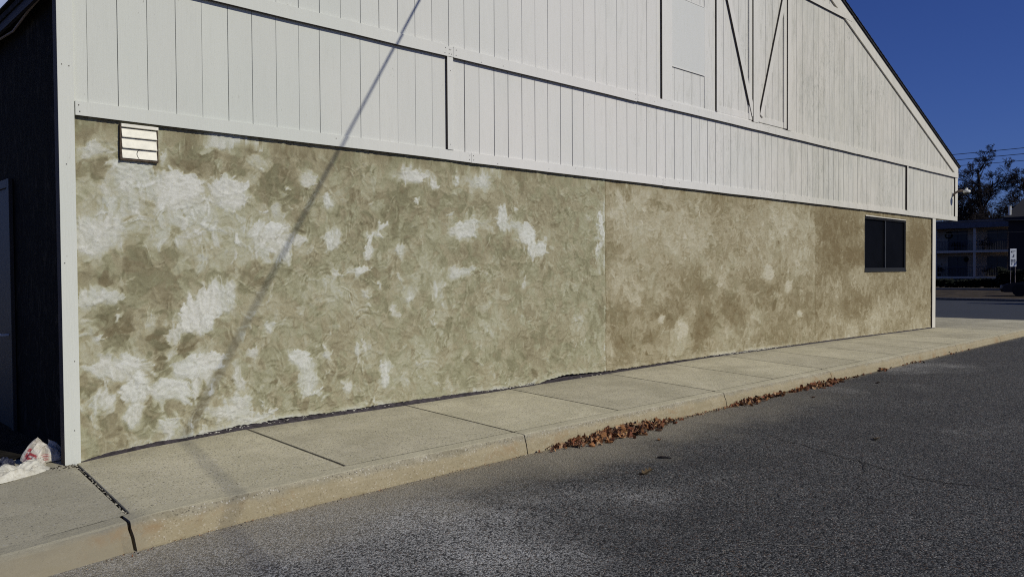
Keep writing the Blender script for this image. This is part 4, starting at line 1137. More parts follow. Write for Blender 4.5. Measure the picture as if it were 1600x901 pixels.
# ------------------------------------------------------------------ leaves
LOBE = [(0, 0), (.10, .05), (.30, .13), (.22, .26), (.42, .36), (.27, .46), (.40, .62), (.20, .68), (.16, .86), (0, 1.0)]
def leaf(V, F, T, x, y, z, size, rot, tilt, roll, curl, col, r):
    """a lobed leaf, two rows each side of the midrib, curled along its width"""
    M_ = Matrix.Rotation(rot, 3, 'Z') @ Matrix.Rotation(tilt, 3, 'X') @ Matrix.Rotation(roll, 3, 'Y')
    o = len(V); n = len(LOBE)
    asym = r.uniform(.75, 1.2)
    for sx in (-1, 0, 1):
        for (w, l) in LOBE:
            ww = w*sx*(asym if sx > 0 else 1)*r.uniform(.85, 1.15)
            h = curl*(abs(ww)**1.5)*1.6 + curl*.35*math.sin(l*3+asym*3) + r.uniform(-.02, .02)
            p = M_ @ Vector((ww*size, (l-.5)*size, h*size))
            V.append((x+p.x, y+p.y, z+p.z)); T.append(col)
    for side in (0, 1):
        for k in range(n-1):
            a = o + side*n + k; F.append((a, a+n, a+n+1, a+1))
    # stem
    p0 = M_ @ Vector((0, -.5*size, 0)); p1_ = M_ @ Vector((.05*size, -.85*size, .1*size))
    b = len(V); wd = .012*size
    V += [(x+p0.x-wd, y+p0.y, z+p0.z), (x+p0.x+wd, y+p0.y, z+p0.z), (x+p1_.x+wd*.5, y+p1_.y, z+p1_.z), (x+p1_.x-wd*.5, y+p1_.y, z+p1_.z)]
    T += [tuple(c*.6 for c in col)]*4; F.append((b, b+1, b+2, b+3))
def leaf_obj(name, V, F, T, loc=None):
    me = bpy.data.meshes.new(name)
    if loc: V = [(a-loc[0], b-loc[1], c-loc[2]) for a, b, c in V]
    me.from_pydata(V, [], F); me.materials.append(M['leaf'])
    ca = me.color_attributes.new('tint', 'FLOAT_COLOR', 'POINT')
    ca.data.foreach_set('color', [q for t_ in T for q in (t_[0], t_[1], t_[2], 1.0)])
    o = bpy.data.objects.new(name, me); COL.objects.link(o)
    if loc: o.location = loc
    return o
BR = [(.25, .105, .038), (.32, .145, .055), (.18, .072, .030), (.38, .20, .085), (.11, .045, .026), (.35, .20, .115), (.22, .075, .035), (.28, .14, .075), (.07, .035, .022), (.09, .05, .03), (.42, .27, .15)]
def kerb_y(x): return YK(x) - 0.050 - 0.10*min(1.0, max(0.0, (2.3-x)/1.3))
def pile(name, x0, x1, n, prof, seed, smin, smax, label):
    r = random.Random(seed); V, F, T = [], [], []
    for k in range(n):
        for _ in range(60):
            x = r.uniform(x0, x1); h = prof(x)
            if r.random() < h: break
        wid = .04 + .17*h
        off = abs(r.gauss(0, .5))*wid
        if off > wid*1.3: off = r.uniform(0, wid)
        z = .006 + max(0.0, (1-off/wid))*.075*h*r.uniform(.05, 1.0)
        s_ = r.uniform(smin, smax)*(0.55+.45*h)
        leaf(V, F, T, x, kerb_y(x)-.008-off, z + s_*.10, s_, r.uniform(0, 6.28), r.gauss(0, .75), r.gauss(0, .75), r.uniform(-.2, 1.3), r.choice(BR), r)
    for (x, dy, s_, tl, col) in ({31: [(5.62, .04, .10, 1.25, BR[1]), (6.28, .03, .085, 1.4, BR[4]), (6.05, .05, .09, .6, (.40, .17, .05)), (6.16, .14, .045, .2, (.62, .50, .16)), (5.45, .12, .12, .2, BR[5]), (6.05, .16, .11, .25, BR[3])],}.get(seed, [])):
        leaf(V, F, T, x, kerb_y(x)-dy, .05 if tl > .5 else .03, s_, r.uniform(0, 6.28), tl, .2, .6, col, r)
    return tag(leaf_obj(name, V, F, T), label, 'leaves', kind='stuff')
pile('leaf_litter', 5.02, 7.25, 360, lambda x: float(np.interp(x, [5.02, 5.25, 5.5, 5.75, 6.3, 6.7, 6.95, 7.25], [.12, .3, .75, .95, 1, .85, .45, .05])), 31, .035, .088, 'drift of brown curled leaves in the gutter, the nearer heap')
pile('leaf_litter', 8.32, 12.4, 330, lambda x: float(np.interp(x, [8.32, 8.45, 9.0, 9.45, 9.7, 10.1, 10.4, 10.9, 11.2, 11.4, 12, 12.4], [.3, .55, .55, .35, .18, .4, .62, .62, .4, .10, .12, .02])), 32, .045, .10, 'longer drift of brown leaves in the gutter, the farther heap')
pile('leaf_litter', 7.2, 8.3, 110, lambda x: .14, 33, .02, .04, 'thin scatter of leaf crumbs along the kerb foot between the two heaps')
pile('leaf_litter', 12.7, 17.5, 46, lambda x: float(np.interp(x, [12.7, 12.85, 13.0, 13.3, 14.1, 14.35, 14.6, 16.0, 16.15, 16.3, 17.5], [.1, .4, .08, .02, .1, .45, .05, .02, .4, .03, .01])), 34, .04, .10, 'last sparse leaf tufts at the kerb foot near the far end')
pile('leaf_litter', 1.3, 5.0, 110, lambda x: .10, 35, .010, .022, 'tiny leaf fragments in the gutter before the nearest heap')

def single_leaf(x, y, size, rot, tilt, col, label, seed, curl=.8):
    r = random.Random(seed); V, F, T = [], [], []
    leaf(V, F, T, x, y, .004+size*.18, size, rot, tilt, .1, curl, col, r)
    return tag(leaf_obj('fallen_leaf', V, F, T, (x, y, 0)), label, 'leaf', 'loose leaves on the asphalt')
single_leaf(5.10, 3.73, .115, 1.2, .45, (.12, .085, .045), 'curled dark brown leaf lying alone on the asphalt in front of the nearer heap', 1, 1.2)
single_leaf(7.63, 2.92, .095, 2.3, .1, (.36, .27, .17), 'pale tan leaf lying alone out on the dark asphalt to the right', 2, .5)
single_leaf(11.4, 4.35, .07, .4, .2, (.10, .06, .04), 'small dark leaf on the asphalt just off the farther heap', 3)
single_leaf(2.3, 3.05, .05, .9, .2, (.10, .075, .05), 'small brown leaf on the asphalt at the lower left', 4)
single_leaf(6.2, 4.38, 0.06, 1.9, .2, (.24, .12, .05), 'small orange brown leaf on the dusty asphalt just in front of the nearer heap', 10)
single_leaf(9.6, 4.45, 0.06, 0.3, .2, (.20, .10, .05), 'brown leaf on the asphalt in front of the near end of the farther heap', 11)
mb = MB(); mb.tube([(5.59, 3.97, .010), (5.61, 3.94, .015), (5.635, 3.915, .013), (5.66, 3.87, .008)], [.006, .010, .009, .004], 7)
tag(mb.build('twig', M['bark'], loc=(5.6, 3.95, 0)), 'short dark twig on the asphalt beyond the curled leaf', 'twig')
# litter bits on the walk
r = random.Random(8); mb = MB()
for k in range(130):
    x = r.uniform(1.0, 14); y = r.uniform(YK(x)+.05, WY-.08)
    lump(mb, x, y, zs(x, y)+.002, r.uniform(.0015, .0045), r, .6, 0 if r.random() < .45 else 1)
tag(mb.build('grit', [M['pebble'], M['joint']]), 'specks of grit on the sidewalk slabs', 'grit', kind='stuff')
mb = MB()
for k in range(150):
    t_ = r.random()**1.5; x = 1.64 + .16*t_ + r.uniform(-.012, .006); y = 5.04 + (WY-5.04)*t_
    lump(mb, x, y, zs(x, y) - .012 + r.uniform(0, .006), r.uniform(.002, .006), r, .7, 0 if r.random() < .6 else 1)
for k in range(120):
    x = r.uniform(1.3, 9.0); y = kerb_y(x) - abs(r.gauss(0, .03)) - .004
    lump(mb, x, y, .004, r.uniform(.002, .006), r, .7, 0 if r.random() < .6 else 1)
tag(mb.build('gravel', [M['pebble'], M['joint']]), 'pale pebbles packed in the wide slab joint and gutter', 'gravel', kind='stuff')

# ------------------------------------------------------------------ discarded bags by the corner
def cloth(name, cx, cy, z0, fx, fy, hfun, rot, nx, ny, col, mat, seed, label, cat, thick=.006):
    """crumpled sheet, closed with a thin underside"""
    V, F, T = [], [], []
    c, s_ = math.cos(rot), math.sin(rot)
    for j in range(ny+1):
        for i in range(nx+1):
            u, w = i/nx*2-1, j/ny*2-1
            k = 1 + .10*(float(fbm(u*2+seed, w*2, 3, seed))-.5)*2
            # superellipse outline
            m = max(abs(u), abs(w)); l = math.hypot(u, w)
            q = (m/l if l > 1e-6 else 1); q = q**.75
            x = u*fx*q*k; y = w*fy*q*k
            e = 1 - m
            h = hfun(u, w, e)
            V.append((cx + x*c - y*s_, cy + x*s_ + y*c, z0 + h)); T.append(col(u, w))
    for j in range(ny):
        for i in range(nx):
            a = j*(nx+1)+i; F.append((a, a+1, a+nx+2, a+nx+1))
    me = bpy.data.meshes.new(name); loc = (cx, cy, z0)
    me.from_pydata([(a-loc[0], b-loc[1], d_-loc[2]) for a, b, d_ in V], [], F); me.materials.append(mat)
    ca = me.color_attributes.new('tint', 'FLOAT_COLOR', 'POINT')
    ca.data.foreach_set('color', [q for t_ in T for q in (t_[0], t_[1], t_[2], 1.0)])
    me.polygons.foreach_set('use_smooth', [True]*len(F))
    o = bpy.data.objects.new(name, me); COL.objects.link(o); o.location = loc
    sm = o.modifiers.new('thick', 'SOLIDIFY'); sm.thickness = thick
    return tag(o, label, cat)
def crump(u, w, sc_, seed):
    a = abs(float(fbm(u*sc_, w*sc_, 4, seed))-.5)*2
    return a
WHITE = (.60, .58, .50)
cloth('paper_sack', 1.36, 6.60, .152, .30, .105,
      lambda u, w, e: .004 + min(1, e*3.0)*(.022 + .050*crump(u, w, 1.7, 3) + .014*crump(u, w, 5, 6)) + .02*min(1, max(0, w*3+.5))*min(1, e*3),
      R(26), 60, 30, lambda u, w: WHITE if crump(u, w, 4, 9) < .55 else (.52, .50, .45), M['bag'], 3,
      'flattened dirty white sack lying on the walk in front of the crumpled bag', 'sack')
def bag_surface(name, c, rx, ry, rz, rot, seed, col, label, cat, lean=0.0, spike=.3):
    V, F, T = [], [], []; nu, nv_ = 56, 34
    cs, sn = math.cos(rot), math.sin(rot)
    for j in range(nv_+1):
        ph = math.pi*j/nv_ - math.pi/2
        for i in range(nu):
            th = 2*math.pi*i/nu
            dx, dy, dz = math.cos(ph)*math.cos(th), math.cos(ph)*math.sin(th), math.sin(ph)
            n1 = float(fbm(th*1.6+seed, ph*2.2+3, 4, seed)); n2 = abs(float(fbm(math.cos(th)*3+5, math.sin(th)*3+ph*2+5, 4, seed+5))-.5)*2
            n3_ = abs(float(fbm(math.cos(th)*5+9, math.sin(th)*5+ph*1.2+5, 3, seed+9))-.5)*2
            k = 1 + spike*(n1-.5)*1.7 - .34*n2 - .22*n3_*spike
            x, y, z = dx*rx*k, dy*ry*k, dz*rz*(k if dz > 0 else 1)
            x += lean*max(0, z); 
            z = max(z, -rz*.55) + rz*.55
            V.append((c[0]+x*cs-y*sn, c[1]+x*sn+y*cs, c[2]+z)); T.append(col(dx*cs-dy*sn, dx*sn+dy*cs, dz, n2))
    for j in range(nv_):
        for i in range(nu):
            F.append((j*nu+i, j*nu+(i+1) % nu, (j+1)*nu+(i+1) % nu, (j+1)*nu+i))
    me = bpy.data.meshes.new(name)
    me.from_pydata([(a-c[0], b-c[1], d_-c[2]) for a, b, d_ in V], [], F); me.materials.append(M['bag'])
    ca = me.color_attributes.new('tint', 'FLOAT_COLOR', 'POINT')
    ca.data.foreach_set('color', [q for t_ in T for q in (t_[0], t_[1], t_[2], 1.0)])
    me.polygons.foreach_set('use_smooth', [k % 3 != 0 for k in range(len(F))])
    o = bpy.data.objects.new(name, me); COL.objects.link(o); o.location = c
    return tag(o, label, cat)
def print_col(x, y, z, n):
    # the side towards the lot: red block with white bars, smaller red marks beside it
    a = x*.72 - y*.0; 
    if y < .1:
        if -.50 < x < -.08 and -.02 < z < .52:
            if (.10 < z < .16 or .26 < z < .32) and -.40 < x < -.18: return (.62, .56, .54)
            return (.34, .055, .060)
        if .02 < x < .30 and -.02 < z < .34 and (int((z+1)*14) % 2 == 0): return (.36, .12, .11)
        if x < -.50: return (.56, .42, .41)
    return (.60, .575, .53) if n < .5 else (.40, .375, .335)
def gathered_bag(name, c, label, cat):
    """a carrier bag slumped on its side: creased panels running up to two torn peaks"""
    V, F, T = [], [], []; nu, nv_ = 64, 26
    tri = lambda q: abs((q/math.pi) % 2 - 1)*2 - 1
    for j in range(nv_+1):
        v = j/nv_
        for i in range(nu):
            th = 2*math.pi*i/nu
            pk_ = .62 + .38*max(0, math.cos(th-2.6))**2 + .26*max(0, math.cos((th-.35)*1.5 if abs(th-.35) < 1.2 or th > 5 else 3))**4
            wrap = min(1, v*5)**.5*(1-.55*v**2.2)
            fold = 1 + (.05+.17*v)*tri(th*4.5+v*1.6) + (.03+.10*v)*tri(th*9+1.2-v*2.3) + .10*(float(fbm(th*2+3, v*3, 3, 4))-.5)
            cr_ = .007*abs(float(fbm(th*4, v*9, 3, 8))-.5)*2
            rx_, ry_ = .138*wrap*fold, .095*wrap*fold
            x = rx_*math.cos(th) + .03*v; y = ry_*math.sin(th) - cr_
            z = .205*pk_*v**1.15 + .012*(1-v)*0
            if v > .9: x *= 1-(v-.9)*3; y *= 1-(v-.9)*5
            V.append((c[0]+x, c[1]+y, c[2]+z))
            col = (.56, .53, .475) if tri(th*4.5+v*1.6) > -.35 else (.40, .37, .32)
            # print on the panel that faces the lot
            px_ = x; 
            if math.sin(th) < .15:
                if -.105 < px_ < -.045 and .25 < v < .72:
                    col = (.34, .05, .055)
                    if -.090 < px_ < -.060 and (.36 < v < .43 or .52 < v < .59): col = (.55, .48, .45)
                elif -.012 < px_ < .030 and .32 < v < .66: col = (.33, .12, .11) if int(v*30) % 3 else (.52, .48, .44)
                elif px_ < -.105: col = (.52, .36, .34)
            T.append(col)
    for j in range(nv_):
        for i in range(nu): F.append((j*nu+i, j*nu+(i+1) % nu, (j+1)*nu+(i+1) % nu, (j+1)*nu+i))
    F.append(tuple(nv_*nu+i for i in range(nu)))
    me = bpy.data.meshes.new(name)
    me.from_pydata([(a-c[0], b_-c[1], d_-c[2]) for a, b_, d_ in V], [], F); me.materials.append(M['bag'])
    ca = me.color_attributes.new('tint', 'FLOAT_COLOR', 'POINT')
    ca.data.foreach_set('color', [q for t_ in T for q in (t_[0], t_[1], t_[2], 1.0)])
    o = bpy.data.objects.new(name, me); COL.objects.link(o); o.location = c
    return tag(o, label, cat)
gathered_bag('plastic_bag', (1.625, 6.93, .150), 'crumpled pale bag with red printing, propped against the shaded corner of the building', 'bag')
bag_surface('rag', (1.555, 6.80, .150), .085, .06, .045, R(20), 9, lambda x, y, z, n: (.56, .53, .47), 'small wadded cream rag tucked between the printed bag and the flat sack', 'rag', 0, .6)
bag_surface('cloth_bundle', (1.385, 6.93, .150), .085, .06, .055, R(40), 13, lambda x, y, z, n: (.020, .024, .050), 'dark navy cloth bundle left of the printed bag', 'cloth', 0, .5)
bag_surface('grey_rag', (1.22, 7.02, .148), .12, .05, .040, R(160), 17, lambda x, y, z, n: (.42, .42, .42), 'long grey rag at the far left beside the navy bundle', 'rag', 0, .6)
# dirt in the corner
r = random.Random(18); mb = MB()
for k in range(90):
    x = 1.78 - abs(r.gauss(0, .10)); y = 6.62 + r.gauss(0, .035)
    lump(mb, x, y, zs(x, y)+.002, r.uniform(.002, .008), r, .5, 0 if r.random() < .8 else 1)
tag(mb.build('corner_dirt', [M['joint'], M['crumb']]), 'crumbs of dirt at the foot of the white corner board', 'dirt', kind='stuff')

# ------------------------------------------------------------------ background: apartment block
ap = empty('apartment_block', (92, 28, 0), 'pale flat-roofed apartment block with white balcony slabs, far behind the lot', 'apartment building')
AX = 92.0
mb = MB(); mb.box(AX+1.3, AX+12, 21.4, 60, -1, 5.75); mb.build('wall', M['apt_wall'], ap)
mb = MB(); mb.box(AX-.3, AX+12.4, 21.2, 60.3, 5.75, 6.55); mb.build('roof', M['apt_roof'], ap)
mb = MB(); mb.box(AX+.6, AX+1.3, 21.4, 60, -1, .45); mb.build('base_wall', M['apt_dark'], ap)
for z in (.45, 3.18):
    mb = MB(); mb.box(AX-.1, AX+1.29, 21.4, 60, z, z+.24); mb.build('balcony_slab', M['apt_slab'], ap)
for y in (21.6, 25.35, 29.1, 32.85, 36.6):
    for z0, z1 in ((.69, 3.18), (3.42, 5.75)):
        mb = MB(); mb.box(AX-.05, AX+.18, y-.12, y+.12, z0, z1); mb.build('pillar', M['apt_slab'], ap)
for k, y in enumerate((22.3, 26.05, 29.8, 33.55)):
    for z0 in (.70, 3.43):
        w0, w1 = y+.35, y+2.2
        g = MB()
        frame_yz = [(w0, w0+.08, z0, z0+2.08), (w1-.08, w1, z0, z0+2.08), ((w0+w1)/2-.04, (w0+w1)/2+.04, z0, z0+2.08), (w0, w1, z0+2.0, z0+2.08)]
        for a, b, c_, d_ in frame_yz[:3]: g.box(AX+1.24, AX+1.30, a, b, c_, d_-.08)
        g.box(AX+1.24, AX+1.30, w0, w1, z0+2.0, z0+2.08)
        dd = g.build('balcony_door', M['rail'], ap)
        g = MB(); g.box(AX+1.27, AX+1.295, w0+.08, w1-.08, z0, z0+2.0); g.build('pane', M['glass_far'], dd)
        g = MB(); g.box(AX-.03, AX+.0, y-.55, y+2.95, z0+.95, z0+1.0)
        for q in range(24): yy = y-.55+3.5*q/23; g.box(AX-.03, AX-.005, yy, yy+.025, z0, z0+.95)
        g.build('railing', M['rail'], ap)
# things on the balconies
r = random.Random(21)
def wreath(y, z, rad):
    pts = [(AX+1.18, y+rad*math.cos(a), z+rad*math.sin(a)) for a in [2*math.pi*k/18 for k in range(19)]]
    mb = MB(); mb.tube(pts, .06, 6)
    return mb
tag(wreath(28.2, 5.1, .32).build('wreath', M['evergreen'], loc=(AX+1.18, 28.2, 5.1)), 'dark ring wreath on the upper balcony wall of the apartment block', 'wreath')
def pot_plant(y, z, h, label):
    root = empty('potted_plant', (AX+.5, y, z), label, 'plant', 'plants on the apartment balconies')
    mb = MB(); mb.lathe([(.13, 0), (.18, .3), (.2, .32)], (AX+.5, y, z), 12); mb.build('pot', M['tyre'], root)
    mb = MB()
    for k in range(90):
        a, b, c_ = r.gauss(0, .20), r.gauss(0, .22), .45 + abs(r.gauss(0, h*.4))
        lump(mb, AX+.5+a, y+b, z+c_, r.uniform(.05, .10), r, .8)
    mb.build('foliage', M['evergreen'], root)
pot_plant(27.3, 3.43, .5, 'potted plant on the upper balcony under the wreath')
pot_plant(24.3, .70, .5, 'potted plant on the lower balcony toward the right end')
pot_plant(28.9, .70, .8, 'potted plant on the lower balcony beside the left post')
pot_plant(24.6, 3.43, .9, 'tall potted plant on the upper balcony toward the right end')
hb = MB(); hb.lathe([(.05, 0), (.22, .12), (.26, .35), (.14, .5), (.02, .62)], (AX+.25, 26.2, 2.2), 12)
tag(hb.build('hanging_basket', M['evergreen'], loc=(AX+.25, 26.2, 2.2)), 'dark hanging basket under the upper balcony slab', 'basket')

# brick house to the right
bh = empty('brick_house', (84, 12, 0), 'dark red brick house at the right edge, in front of the apartment block', 'house')
mb = MB(); mb.box(78, 91, 0, 18.9, -.5, 5.6); mb.build('wall', M['brick'], bh)
mb = MB(); mb.prism([(77.6, 5.6), (91.4, 5.6), (91.4, 5.9), (84.5, 8.0), (77.6, 5.9)], -.4, 19.2); rf = mb.build('roof', M['shingle'], bh)
mb = MB(); mb.tube([(78.4, 18.9, 5.9), (78.4, 18.9, 6.9)], .12, 8); mb.build('vent_pipe', M['white_metal'], rf)
for y in (17.0, 13.0, 8.5):
    g = MB(); 
    g.box(77.93, 77.998, y-.6, y-.5, 3.6, 5.0); g.box(77.93, 77.998, y+.5, y+.6, 3.6, 5.0); g.box(77.93, 77.998, y-.5, y+.5, 3.6, 3.7); g.box(77.93, 77.998, y-.5, y+.5, 4.9, 5.0); g.box(77.93, 77.998, y-.5, y+.5, 4.27, 4.33)
    w_ = g.build('window', M['white_metal'], bh)
    g = MB(); g.box(77.96, 77.995, y-.5, y+.5, 3.7, 4.27); g.box(77.96, 77.995, y-.5, y+.5, 4.33, 4.9); g.build('pane', M['glass_far'], w_)

# dark hedge added to stand in for the shade below the block
def hedge(name, x0, x1, y0, y1, h, n, seed, label):
    r = random.Random(seed); mb = MB()
    for k in range(n):
        x, y = r.uniform(x0, x1), r.uniform(y0, y1); z = h*math.sqrt(r.random())*(.85+.3*float(vnoise(y*1.3, 1, seed)))
        lump(mb, x, y, z, r.uniform(.07, .16), r, .8)
    return tag(mb.build(name, M['evergreen'], loc=((x0+x1)/2, (y0+y1)/2, 0)), label, 'hedge')
hedge('hedge', 70, 71.6, 17, 34, .62, 5200, 3, 'added low dark hedge standing in for the shade below the apartment block')
hedge('shrub', 69.4, 71, 15.6, 17.6, 1.5, 1200, 4, 'dark rounded shrub in front of the brick house, right of the hedge')['category'] = 'shrub'

# sign on two posts
sg = empty('street_sign', (62, 14.55, 0), 'narrow white upright sign on two thin posts, right edge of the far street', 'sign')
SX, SY = 61.0, 14.50
ux, uy = .55, -.835      # board runs across the view
def sgp(a, b): return (SX+ux*a - .835*0*b, SY+uy*a)
mb = MB()
for a in (-.14, .14): mb.tube([(SX+ux*a, SY+uy*a, 0), (SX+ux*a, SY+uy*a, 1.75)], .022, 6)
mb.build('post', M['post'], sg)
def board(mb, a0, a1, z0, z1, off, th, mi=0):
    nx_, ny_ = -.835, -.55
    p = []
    for o_ in (off, off+th):
        for (a, z) in ((a0, z0), (a1, z0), (a1, z1), (a0, z1)): p.append((SX+ux*a+nx_*o_, SY+uy*a+ny_*o_, z))
    mb.add(p, [(0,1,2,3),(7,6,5,4),(0,4,5,1),(1,5,6,2),(2,6,7,3),(3,7,4,0)], mi)
mb = MB(); board(mb, -.19, .19, 1.66, 2.86, .02, .03); mb.build('board', M['sign'], sg)
for glyph in ([(-.13, .13, 2.68, 2.71), (-.13, -.09, 2.60, 2.68), (-.09, .02, 2.60, 2.63)],
              [(-.02, .019, 2.38, 2.42), (.02, .06, 2.30, 2.50), (-.08, .019, 2.30, 2.33)],
              [(-.13, -.03, 2.12, 2.15), (-.13, -.10, 2.003, 2.118), (-.13, -.03, 1.97, 2.0), (-.06, -.03, 2.003, 2.118)],
              [(.03, .13, 2.12, 2.15), (.03, .06, 2.003, 2.118), (.03, .13, 1.97, 2.0), (.10, .13, 2.003, 2.118)],
              [(-.13, -.03, 1.88, 1.91), (-.10, -.06, 1.78, 1.878)], [(.03, .13, 1.88, 1.91), (.06, .09, 1.80, 1.878)]):
    mb = MB()
    for (a0, a1, z0, z1) in glyph: board(mb, a0, a1, z0, z1, .054, .004)
    mb.build('character', M['sign_ink'], sg)

# parked dark car at the right edge: nose towards the building line
def car(cx_, cy_, heading, label):
    root = empty('parked_car', (cx_, cy_, .0), label, 'car')
    c, s_ = math.cos(heading), math.sin(heading)
    # side outline (length along +u, nose at u=+2.25)
    low = [(-2.2, .35), (2.2, .32), (2.27, .50), (2.2, .66), (1.95, .76), (1.05, .88), (-1.6, .93), (-2.2, .86), (-2.28, .55)]
    cab = [(1.0, .885), (.35, 1.36), (-.1, 1.43), (-.9, 1.40), (-1.65, .93)]
    def shell(pts, w0, w1, name, mat, parent=root):
        mb = MB(); n = len(pts)
        zmin = min(z for _, z in pts); zmax = max(z for _, z in pts)
        rows = []
        for side in (-1, -.9, .9, 1):
            for (u, z) in pts:
                t_ = (z-zmin)/(zmax-zmin)
                w = (w0*(1-t_)+w1*t_)
                k = 1 if abs(side) == .9 else .93
                um, zm = 0, (zmin+zmax)/2
                uu, zz = um+(u-um)*(k if abs(side) == 1 else 1), zm+(z-zm)*(k if abs(side) == 1 else 1)
                lx, ly = uu, w*(side if abs(side) == 1 else side*.97/.9*.9)
                mb.v.append((cx_+lx*c-ly*s_, cy_+lx*s_+ly*c, zz))
        for q in range(3):
            for i in range(n):
                j = (i+1) % n; mb.f.append((q*n+i, q*n+j, (q+1)*n+j, (q+1)*n+i)); mb.m.append(0)
        mb.f.append(tuple(range(n))); mb.m.append(0)
        mb.f.append(tuple(range(4*n-1, 3*n-1, -1))); mb.m.append(0)
        o = mb.build(name, mat, parent, bevel=.03); return o
    shell(low, .88, .86, 'body', M['car'])
    shell(cab, .80, .62, 'cabin', M['pane'])
    for u in (-1.35, 1.38):
        for v_ in (-.80, .80):
            mb = MB(); x, y = cx_+u*c-v_*s_, cy_+u*s_+v_*c
            ax = Vector((-s_, c, 0))
            n = 20; ring = []
            for off in (-.1, .1):
                for k in range(n):
                    a = 2*math.pi*k/n
                    p = Vector((x, y, .42)) + ax*off + (Vector((c, s_, 0))*math.cos(a) + Vector((0, 0, 1))*math.sin(a))*.32
                    ring.append(tuple(p))
            mb.add(ring, [(k, (k+1) % n, n+(k+1) % n, n+k) for k in range(n)] + [tuple(range(n-1, -1, -1)), tuple(range(n, 2*n))])
            w_ = mb.build('wheel', M['tyre'], root)
    for v_ in (-.62, .62):
        mb = MB(); P = []
        for (du, dv, dz) in ((0,-.16,-.05),(0,.16,-.05),(0,.16,.05),(0,-.16,.05),(-.25,-.16,-.03),(-.25,.16,-.03),(-.3,.16,.07),(-.3,-.16,.07)):
            u, vv, z = 2.245+du, v_+dv, .62+dz
            P.append((cx_+u*c-vv*s_, cy_+u*s_+vv*c, z))
        mb.add(P, [(0,1,2,3),(7,6,5,4),(0,4,5,1),(1,5,6,2),(2,6,7,3),(3,7,4,0)])
        mb.build('headlight', M['lamp_glass'], root)
    return root
car(48.6, 9.75, R(97), 'black parked car, only its nose showing at the right edge beyond the lot')

# bare trees
def bare_tree(x, y, h, seed, label, spread=.55, trunk_r=.30, limbs=None, twig=.019):
    """trunk with a wandering leader, long arching limbs, forked finer and finer"""
    r = random.Random(seed); tk = MB(); br_ = MB()
    def grow(p, d, L, rad, lev, mb, up):
        seg = [9, 7, 5, 4, 3, 3][min(lev, 5)]; pts = [p.copy()]; rr = [rad]; dd = d.copy(); ds = []
        for k in range(seg):
            w = [.035, .14, .18, .19, .20, .20][min(lev, 5)]
            dd = (dd + Vector((r.gauss(0, w), r.gauss(0, w), r.gauss(up, w*.7)))).normalized()
            pts.append(pts[-1] + dd*L/seg); ds.append(dd.copy()); rr.append(max(twig*.6, rad*(1-.72*(k+1)/seg)))
        mb.tube(pts, rr, 7 if lev < 2 else (4 if lev < 3 else 3), caps=False)
        if lev >= 5: return
        nch = [11, 8, 6, 5, 4][lev]
        for q in range(nch):
            t_ = (.30 if lev == 0 else .22) + (.78 if lev else .70)*(q+r.random())/nch
            t_ = min(t_, .999); i = int(t_*seg); pos = pts[i].lerp(pts[i+1], t_*seg-i)
            base = ds[i]; side = base.orthogonal().normalized(); side.rotate(Matrix.Rotation(r.uniform(0, 6.28), 3, base))
            a = r.uniform(.4, [1.15, 1.1, .95, .8, .7][lev])*(spread*1.7 if lev == 0 else 1.0)
            nd = (base*math.cos(a) + side*math.sin(a)).normalized()
            LL = L*[.60, .60, .62, .66, .70][lev]*r.uniform(.7, 1.15)*(1.15-(.88 if lev == 0 else .55)*t_)
            grow(pos, nd, LL, max(twig, rr[i]*r.uniform(.42, .62)), lev+1, br_, [.06, .05, .03, .02, .0][lev])
    grow(Vector((x, y, -.1)), Vector((r.gauss(0, .03), r.gauss(0, .03), 1)), h, trunk_r, 0, tk, .05)
    root = empty('bare_tree', (x, y, 0), label, 'tree', 'leafless trees behind the apartment block')
    tk.build('trunk', M['bark'], root); br_.build('crown', M['bark'], root)
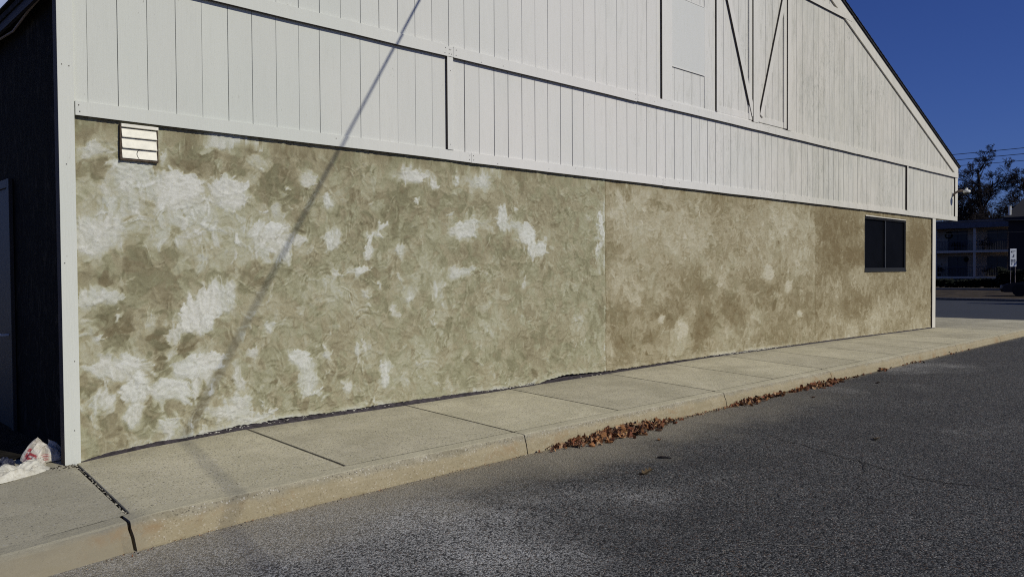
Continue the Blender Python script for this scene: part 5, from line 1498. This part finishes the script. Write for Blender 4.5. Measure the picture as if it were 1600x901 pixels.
bare_tree(112, 28.9, 14.0, 3, 'tallest bare tree, its crown rising above the power lines', .62, .45)
bare_tree(108, 30.9, 9.6, 8, 'bare tree with leaning limbs just right of the gable end', .85, .36)
bare_tree(112, 25.0, 12.2, 14, 'bare tree at the right edge of the photo behind the brick house', .75, .40)
bare_tree(122, 33.6, 9.5, 21, 'low bare tree in the gap between the leaning one and the tallest one', .9, .26)
bare_tree(126, 30.0, 8.4, 27, 'bushy bare tree in the background right of the tallest one', .9, .26)
bare_tree(104, 27.6, 8.2, 35, 'smallest bare tree directly above the apartment roof', .9, .22)
# off to the right: an unseen evergreen, added to throw shade across the asphalt
ev = empty('shadow_evergreen', (41.5, 4.4, 0), 'unseen evergreen tree added out to the right to shade the lot', 'tree')
mb = MB(); mb.tube([(41.5, 4.4, 0), (41.5, 4.4, 4.2)], [.16, .04], 8); mb.build('trunk', M['bark'], ev)
mb = MB(); r = random.Random(5)
for k in range(2600):
    h = r.random()**1.2; a = r.uniform(0, 6.28); q = (1-h)*2.1*math.sqrt(r.random())+.1
    lump(mb, 41.5+q*math.cos(a), 4.4+q*math.sin(a), .5+h*4.2, r.uniform(.08, .2), r, .7)
mb.build('crown', M['evergreen'], ev)

# overhead lines
def wire(p, q, sag, rad, label):
    pts = []
    for k in range(25):
        u = k/24; a = Vector(p).lerp(Vector(q), u); a.z -= sag*4*u*(1-u); pts.append(a)
    mb = MB(); mb.tube(pts, rad, 5)
    tag(mb.build('power_line', M['cable'], loc=tuple(pts[0])), label, 'power line', 'power lines over the far street')
wire((62, 40, 10.0), (62, -30, 10.3), .5, .022, 'upper thin power line crossing the sky behind the gable end')
wire((62, 40, 9.55), (62, -30, 10.0), .5, .022, 'second power line, just under the upper one')
wire((62, 40, 9.3), (62, -30, 9.2), .5, .018, 'lowest of the sky power lines')
wire((62, 40, 4.35), (62, -30, 4.0), .25, .022, 'low cable crossing in front of the upper balconies')
wire((62, 40, 5.35), (62, -30, 4.6), .3, .028, 'cable crossing in front of the apartment roof edge')
